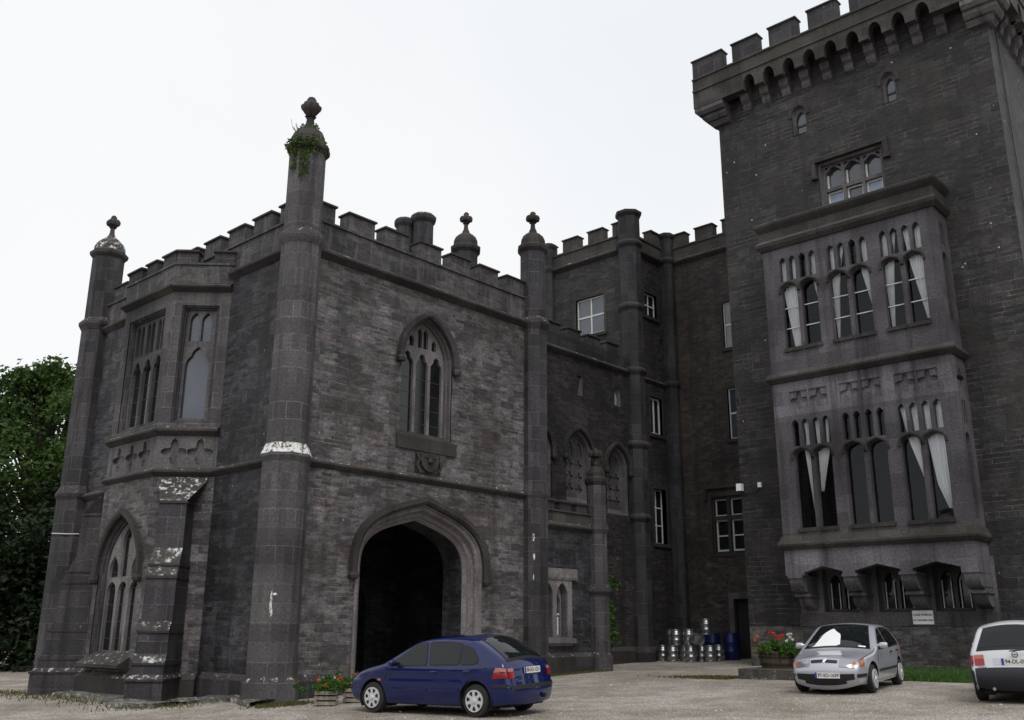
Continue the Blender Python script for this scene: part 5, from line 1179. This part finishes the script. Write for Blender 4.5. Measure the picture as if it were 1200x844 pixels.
# ---- trees left of the gatehouse
def tree(label, x, y, h, cr, trunk_r, seed, nclump, nleaf, size, mat='leaf', low=.25, wide=1.0):
    rn = random.Random(seed); z0 = ground_z(x, y) - .1
    t = empty('broadleaf_tree', (x, y, z0), 0, label, 'tree', 'trees beyond the gatehouse')
    mb = MB(); mb.tube([(0, 0, 0), (.1, .05, h * .18), (-.1, .1, h * .4), (.1, 0, h * .62), (0, .1, h * .8)], [trunk_r * 1.35, trunk_r, trunk_r * .8, trunk_r * .5, trunk_r * .2], 10)
    cl = []
    for k in range(nclump):
        a = rn.uniform(0, 2 * math.pi); q = rn.random(); zz = h * (low + (1 - low) * q ** .85)
        env = math.sin(min(1, (zz / h - low * .6) / (1 - low * .6)) * math.pi * .86 + .32) ** .7 if zz < h else .2
        r = cr * env * rn.uniform(.35, 1.0) * wide
        cl.append((r * math.cos(a), r * math.sin(a), zz - rn.random() * .4, rn.uniform(.55, 1.25) * cr * .2))
    for i, c in enumerate(cl):
        if i % 3 == 0: mb.tube([(0, 0, max(h * .15, c[2] * .55)), (c[0] * .5, c[1] * .5, c[2] * .82), (c[0] * .95, c[1] * .95, c[2])], [trunk_r * .35, trunk_r * .2, .03], 6)
    mb.build('trunk', M['bark'], t)
    mb = MB()
    for c in cl: clump(mb, c[:3], c[3], nleaf, size, rn, 0, .75, .35)
    mb.build('crown', M[mat], t); return t
tree('broad green tree rising behind the far corner turret of the gatehouse', 6.6, 30.6, 14.7, 6.2, .4, 11, 220, 240, .25, low=.1)
tree('green tree at the far left edge, lower than its neighbour', .6, 34.5, 12.4, 5.8, .34, 12, 170, 200, .26, low=.08)
tree('dark tree half hidden behind the gatehouse wall', 12.5, 29.0, 14.0, 5.5, .36, 15, 100, 110, .34, low=.2)
rnd = random.Random(5); mb = MB()
for k in range(330):
    t = rnd.random(); x, y = -3 + 14 * t + rnd.gauss(0, .6), 30.5 - 11 * t + rnd.gauss(0, .8); z = ground_z(x, y) + rnd.uniform(.1, 8.2) * (1 - .2 * rnd.random())
    clump(mb, (x, y, z), rnd.uniform(.8, 1.3), 110, .3, rnd, 0, .8, .3)
tag(mb.build('hedge', M['leaf_dark']), 'tall dark hedge of shrubs below the trees left of the gatehouse', 'hedge')
# unseen tree belt added behind the viewer to darken reflections and the lower walls
rnd = random.Random(77); mb = MB()
for k in range(420):
    a = R_(rnd.uniform(130, 352)); d = rnd.uniform(44, 62); x, y = -6 + d * math.cos(a), -12 + d * math.sin(a)
    top = 11 + 4 * math.sin(a * 7) + 2.5 * math.sin(a * 17 + 1); clump(mb, (x, y, ground_z(x, y) + top * rnd.random() ** .8), rnd.uniform(1.6, 2.8), 34, 1.5, rnd, 0, .8, .4)
tag(mb.build('added_tree_belt', M['leaf_dark']), kind='stuff')
# bush in the corner by the annexe turret
rnd = random.Random(8); mb = MB(); bx, by = 14.2, 1.35; bz = GZ(bx, by)
for k in range(26): clump(mb, (bx + rnd.gauss(0, .35), by + rnd.gauss(0, .18), bz + .5 + rnd.random() * 2.2), rnd.uniform(.2, .38), 70, .13, rnd, 0, 1, .3)
b = empty('shrub', (0, 0, 0), 0, 'tall green shrub in the shade behind the annexe turret', 'shrub'); mb.build('foliage', M['leaf_bright'], b)
mb = MB(); mb.tube([(bx, by, bz - .1), (bx + .05, by, bz + 1), (bx, by + .1, bz + 2.3)], [.05, .04, .015], 6); mb.build('stem', M['bark'], b)
# ---- kegs and drums
def keg(name='beer_keg'):
    t = empty(name, (0, 0, 0)); mb = MB()
    mb.lathe([(.0, .035), (.17, .03), (.195, .06), (.2, .14), (.205, .15), (.218, .175), (.218, .19), (.205, .215), (.198, .23), (.198, .32), (.205, .335), (.218, .36), (.218, .375), (.205, .40), (.2, .41), (.195, .49), (.17, .52), (.06, .53), (0, .53)], 24, cap=False)
    mb.build('shell', M['keg'], t, smooth=40)
    for z in (0, .505):
        q = MB(); q.lathe([(.182, z), (.198, z), (.2, z + .03), (.198, z + .055), (.186, z + .055), (.184, z + .03)], 24, cap=False); q.f += []; q.build('rim', M['keg'], t, smooth=40)
    q = MB(); q.lathe([(.0, .53), (.045, .53), (.045, .555), (.0, .558)], 12); q.build('valve', M['keg_end'], t); return t
KG = 'steel beer kegs stacked by the back wall'
kp = keg(); first = True
row = [(18.25, 1.9, 0), (17.75, 1.05, 0), (17.55, .52, .12), (17.6, .3, 0), (17.95, -.02, .35), (17.95, -.42, 0), (18.5, -.38, .1), (18.2, 1.45, .1)]
bots = [(18.15, 1.72, 'leftmost steel keg on the ground in the bottom row'), (17.75, 1.02, 'second steel keg from the left in the bottom row'), (18.12, .72, 'steel keg set back between the second and third of the bottom row'), (17.62, .18, 'steel keg in the middle of the bottom row, nearest the camera'), (18.1, .02, 'shadowed steel keg set back right of the middle keg of the bottom row'), (17.95, -.42, 'bright steel keg, second from the right in the bottom row'), (18.55, -.42, 'rightmost steel keg in the bottom row beside the blue drum')]
tops = [(18.2, 1.35, 'leftmost keg of the upper row, dull and shadowed'), (17.85, .92, 'bright upright keg, second from the left in the upper row'), (17.92, .42, 'upright keg in the middle of the upper row')]
def put(x, y, z, label, rot=None):
    global first
    o = kp if first else copy_tree(kp); first = False
    o.location = (x, y, GZ(x, y) + z)
    if rot: o.rotation_euler = rot
    else: o.rotation_euler = (0, 0, random.random() * 6)
    tag(o, label, 'keg', KG)
for x, y, l in bots: put(x, y, 0, l)
for x, y, l in tops: put(x, y, .565, l)
put(17.72, .1, .565 + .22, 'keg lying on its side on top with its round end showing', (R_(90), 0, R_(-35)))
put(18.25, -.12, .565 + .35, 'upright keg standing highest, behind the keg lying on its side')
for x, y, z in ((18.25, -.12, .565),): put(x, y, .565 - .0, 'shadowed keg holding up the highest keg of the stack') if 0 else None
def drum(label, x, y):
    t = empty('plastic_drum', (x, y, GZ(x, y)), 0, label, 'drum', 'blue plastic drums by the kegs'); mb = MB()
    mb.lathe([(.0, 0), (.26, 0), (.285, .04), (.29, .28), (.3, .3), (.29, .32), (.29, .6), (.3, .62), (.29, .64), (.285, .86), (.27, .9), (.0, .9)], 24, cap=False); mb.build('body', M['barrel_blue'], t, smooth=40)
    q = MB(); q.lathe([(0, .9), (.25, .9), (.27, .92), (.24, .95), (0, .95)], 24, cap=False); q.build('lid', M['barrel_blue'], t, smooth=40)
drum('blue plastic drum at the right end beside the doorway', 19.3, -.52); drum('blue plastic drum half hidden behind the kegs', 19.25, .25)
# ---- planter tub by the silver car on its kerb block
kx, ky = 10.28, -5.84; mb = MB(); kz = GZ(kx, ky)
mb.loft([[(x, y, z) for x, y in ((kx, ky), (kx + .0, ky - 2.0), (kx + 1.5, ky - 2.0), (kx + 1.5, ky))] for z in (kz - .1, kz + .25)] + [[(kx + .02, ky - .02, kz + .27), (kx + .02, ky - 1.98, kz + .27), (kx + 1.48, ky - 1.98, kz + .27), (kx + 1.48, ky - .02, kz + .27)]], True, True, True)
tag(mb.build('stone_block', M['kerb'], recalc=True), 'low mossy stone block under the flower tub', 'stone block')
px_, py_, pz_ = 11.1, -6.55, kz + .27
t = empty('flower_tub', (px_, py_, pz_), 0, 'half-barrel wooden tub of red and white flowers beside the silver car', 'planter')
mb = MB(); mb.lathe([(.40, 0), (.46, .2), (.49, .42), (.46, .42), (.44, .36), (.0, .36)], 20, cap=False); mb.build('tub', M['wood'], t, recalc=True)
for z in (.1, .27, .36):
    q = MB(); r = .405 + .21 * z; q.lathe([(r + .0, z - .025), (r + .018, z - .025), (r + .022, z + .025), (r + .003, z + .025)], 20); q.build('hoop', M['hoop'], t)
rnd = random.Random(21); mb = MB()
for k in range(46):
    a = rnd.uniform(0, 6.28); r = .62 * rnd.random() ** .5; c = (r * math.cos(a) + .02, r * math.sin(a) - .02, .44 + .26 * (1 - r) * rnd.random() + (.0 if r < .45 else -.1 * rnd.random()))
    clump(mb, c, .13, 60, .07, rnd, 0, .9, .2)
f = empty('bedding_plants', (px_, py_, pz_), 0, 'bushy bedding plants with red and white blooms filling the half-barrel tub', 'plant'); mb.build('foliage', M['leaf_bright'], f)
def bloom(parent, c, r, mat, rn, n=26):
    mb = MB(); clump(mb, c, r, n, r * .9, rn, 0, .8, .3); mb.tube([(c[0], c[1], c[2] - .25), (c[0], c[1], c[2])], .006, 4, 1); return mb.build('flower_head', [M[mat], M['leaf_bright']], parent)
Rv = Vector((.674, -.739, 0))
for u, z, m in ((-.12, .86, 'petal_red'), (-.2, .88, 'petal_red'), (-.03, .76, 'petal_red'), (.05, .76, 'petal_red'), (.09, .84, 'petal_red'), (.26, .85, 'petal_white'), (.33, .86, 'petal_white'), (.31, .78, 'petal_white'), (.36, .72, 'petal_white'), (.22, .69, 'petal_white'), (-.62, .7, 'petal_orange'), (-.6, .43, 'petal_orange'), (-.55, .8, 'petal_orange')):
    bloom(f, (Rv.x * u - .1, Rv.y * u - .12, z), .055, m, rnd)
# ---- two small slatted planters at the foot of the corner turret
for (x, y, lab, s) in ((.02, -2.02, 'small pale slatted planter of orange flowers near the corner turret', 1), (.78, -1.95, 'small pale slatted planter half hidden by the nose of the blue car', .9)):
    g = GZ(x, y); ang = R_(-47)
    t = empty('slatted_planter', (x, y, g), ang, lab, 'planter', 'small slatted planters'); 
    for k in range(3):
        q = MB()
        for (a0, a1, b0_, b1_) in ((-.22, .22, -.2, -.16), (-.22, .22, .16, .2), (-.22, -.18, -.158, .158), (.18, .22, -.158, .158)): q.box(a0 * s, a1 * s, b0_ * s, b1_ * s, .02 + k * .1, .09 + k * .1)
        q.build('slat_ring', M['palewood'], t)
    q = MB(); q.box(-.17 * s, .17 * s, -.15 * s, .15 * s, .0, .25); q.build('soil', M['soil'], t)
    f = empty('bedding_plants', (x, y, g), ang, 'leafy plants with orange-red blooms in the ' + ('planter nearest the corner turret' if s == 1 else 'planter by the blue car'), 'plant', 'plants in the small planters'); mb = MB(); rn = random.Random(int(x * 50) + 90)
    for k in range(24): clump(mb, (rn.gauss(0, .22), rn.gauss(0, .2), .28 + abs(rn.gauss(0, .12)) ), .1, 46, .065, rn, 0, .9, .2)
    mb.build('foliage', M['leaf_bright'], f)
    for k in range(7): bloom(f, (rn.uniform(-.25, .3), rn.uniform(-.25, 0), rn.uniform(.32, .58)), .045, rn.choice(['petal_red', 'petal_orange']), rn, 18)
# ---- sign, lamp
sg = empty('parking_sign', (15.94, -8.68, 1.96), 0, 'small white notice on the tower wall under the bay', 'sign')
mb = MB(); mb.box(-.03, .0, -.29, .29, -.19, .19); mb.build('sign_board', M['paper'], sg)
mwx = lambda z: Matrix.Translation((-.0315, 0, z)) @ Matrix.Rotation(-math.pi / 2, 4, 'Z') @ Matrix.Rotation(math.pi / 2, 4, 'X')
text_mesh('sign_lettering', 'CARS PARKED', .085, M['ink'], sg, mwx(.07), .002); text_mesh('sign_lettering', 'AT OWNERS RISK', .07, M['ink'], sg, mwx(-.08), .002)
fl = empty('floodlight', (16.0, -3.16, 6.1), 0, 'small white box floodlight with a cable on the corner of the tower', 'floodlight')
mb = MB(); mb.box(-.26, -.08, -.08, .1, -.02, .22); mb.box(-.08, .0, -.03, .03, .03, .1); mb.build('housing', M['paper'], fl); mb = MB(); mb.box(-.24, -.1, -.06, .08, -.04, -.02); mb.build('bracket', M['black'], fl)
mb = MB(); mb.tube([(-.03, -.02, .05), (-.03, -.12, -.08), (-.03, -.5, -.08), (-.03, -.62, .0), (-.03, -.66, .1)], .014, 6); mb.build('cable', M['black'], fl); mb = MB(); mb.box(-.08, 0, -.72, -.6, .06, .22); mb.build('junction_box', M['paper'], fl)
# ---- grass
def blades(name, label_kind, pts, mat, h, n, seed):
    rn = random.Random(seed); mb = MB()
    for _ in range(n):
        x, y = pts(rn); z = ground_z(x, y); a = rn.uniform(0, 6.28); L = h * rn.uniform(.5, 1.3); w = .012 + L * .06; dx, dy = math.cos(a), math.sin(a); b = rn.uniform(.1, .5) * L
        mb.add([(x - dy * w, y + dx * w, z - .01), (x + dy * w, y - dx * w, z - .01), (x + dx * b, y + dy * b, z + L)], [(0, 1, 2)])
    return tag(mb.build(name, M[mat]), kind='stuff')
def strip(rn):
    y = rn.uniform(-17, -7.6); return rn.uniform(10.95 + .05 * math.sin(y * 3) - .0 , 15.9), y
gs = MB(); ys = [-17 + .4 * k for k in range(25)]
gs.loft([[(10.95 + .06 * math.sin(y * 3), y, ground_z(11, y) + .004), (13.5, y, ground_z(13.5, y) + .03), (16, y, ground_z(16, y) + .05)] for y in ys], False)
tag(gs.build('lawn', plain('lawn_green', (.028, .06, .012), .9, noise=.5, nscale=8, bump=.4)), kind='structure')
blades('grass', '', strip, 'grass', .07, 26000, 31)
def tufts(rn):
    k = rn.choice([0, 1, 2, 2, 3, 4])
    if k == 0: t = rn.random(); return -1.9 + .4 * rn.gauss(0, 1) , 3 + 7.5 * t
    if k == 1: return rn.gauss(-1.9, .5), rn.gauss(1.6, .5)
    if k == 2: t = rn.random(); return 10.3 + rn.gauss(0, .2), -5.7 + abs(rn.gauss(0, .8))
    if k == 3: return rn.gauss(-.4, .35), rn.gauss(-1.15, .12)
    return rn.uniform(6.8, 12), -.22 + rn.gauss(0, .06)
blades('rough_grass', '', tufts, 'drygrass', .07, 6500, 33)
# broken stone footing along the side wall
mb = MB(); rn = random.Random(44); foot = [(-.9, -.75), (-.75, -.2), (-.35, .9), (-.9, 1.6), (-2.2, 1.0), (-2.6, 2.1), (-1.9, 3.4), (-1.6, 5.2), (-1.6, 7.2), (-1.0, 8.6), (-.9, 10.2)]
rings = []
for i, (x, y) in enumerate(foot):
    for k in range(4):
        if i == len(foot) - 1 and k: break
        nx_, ny_ = foot[min(i + 1, len(foot) - 1)]; t = k / 4; X, Yy = x + (nx_ - x) * t, y + (ny_ - y) * t; g = GZ(X, Yy); j = rn.uniform(-.09, .09)
        rings.append([(X - .12 + j, Yy - .05 + j, g - .05), (X - .1 + j, Yy - .05, g + .06 + .05 * rn.random()), (X + .4, Yy + .1, g + .09 + .05 * rn.random()), (X + .9, Yy + .2, g + .08), (X + .9, Yy + .2, g - .1)])
mb.loft(rings, False); tag(mb.build('stone_footing', [stone('footing_stone', (.10, .092, .08), (.14, .13, .115), (.06, .055, .05), .7, .4, .01, True, .8, .4, lichen=.3, white=(.5, .52, .48))], recalc=True), 'low broken stone footing along the base of the gatehouse', 'footing')
# scattered loose stones in the gravel
mb = MB(); rn = random.Random(9)
for _ in range(500):
    x, y = rn.uniform(-9, 9), rn.uniform(-15, -1.5)
    if x > 6 and y < -11: continue
    r = rn.uniform(.012, .035); z = GZ(x, y); a = rn.random() * 6
    mb.lathe([(r * .7, -.3 * r), (r, .15 * r), (r * .6, .6 * r), (.1 * r, .7 * r)], 5, (x, y, z), rot=a)
tag(mb.build('loose_stones', plain('loose_gravel', (.42, .40, .38), .9, noise=.4, nscale=5)), kind='stuff')
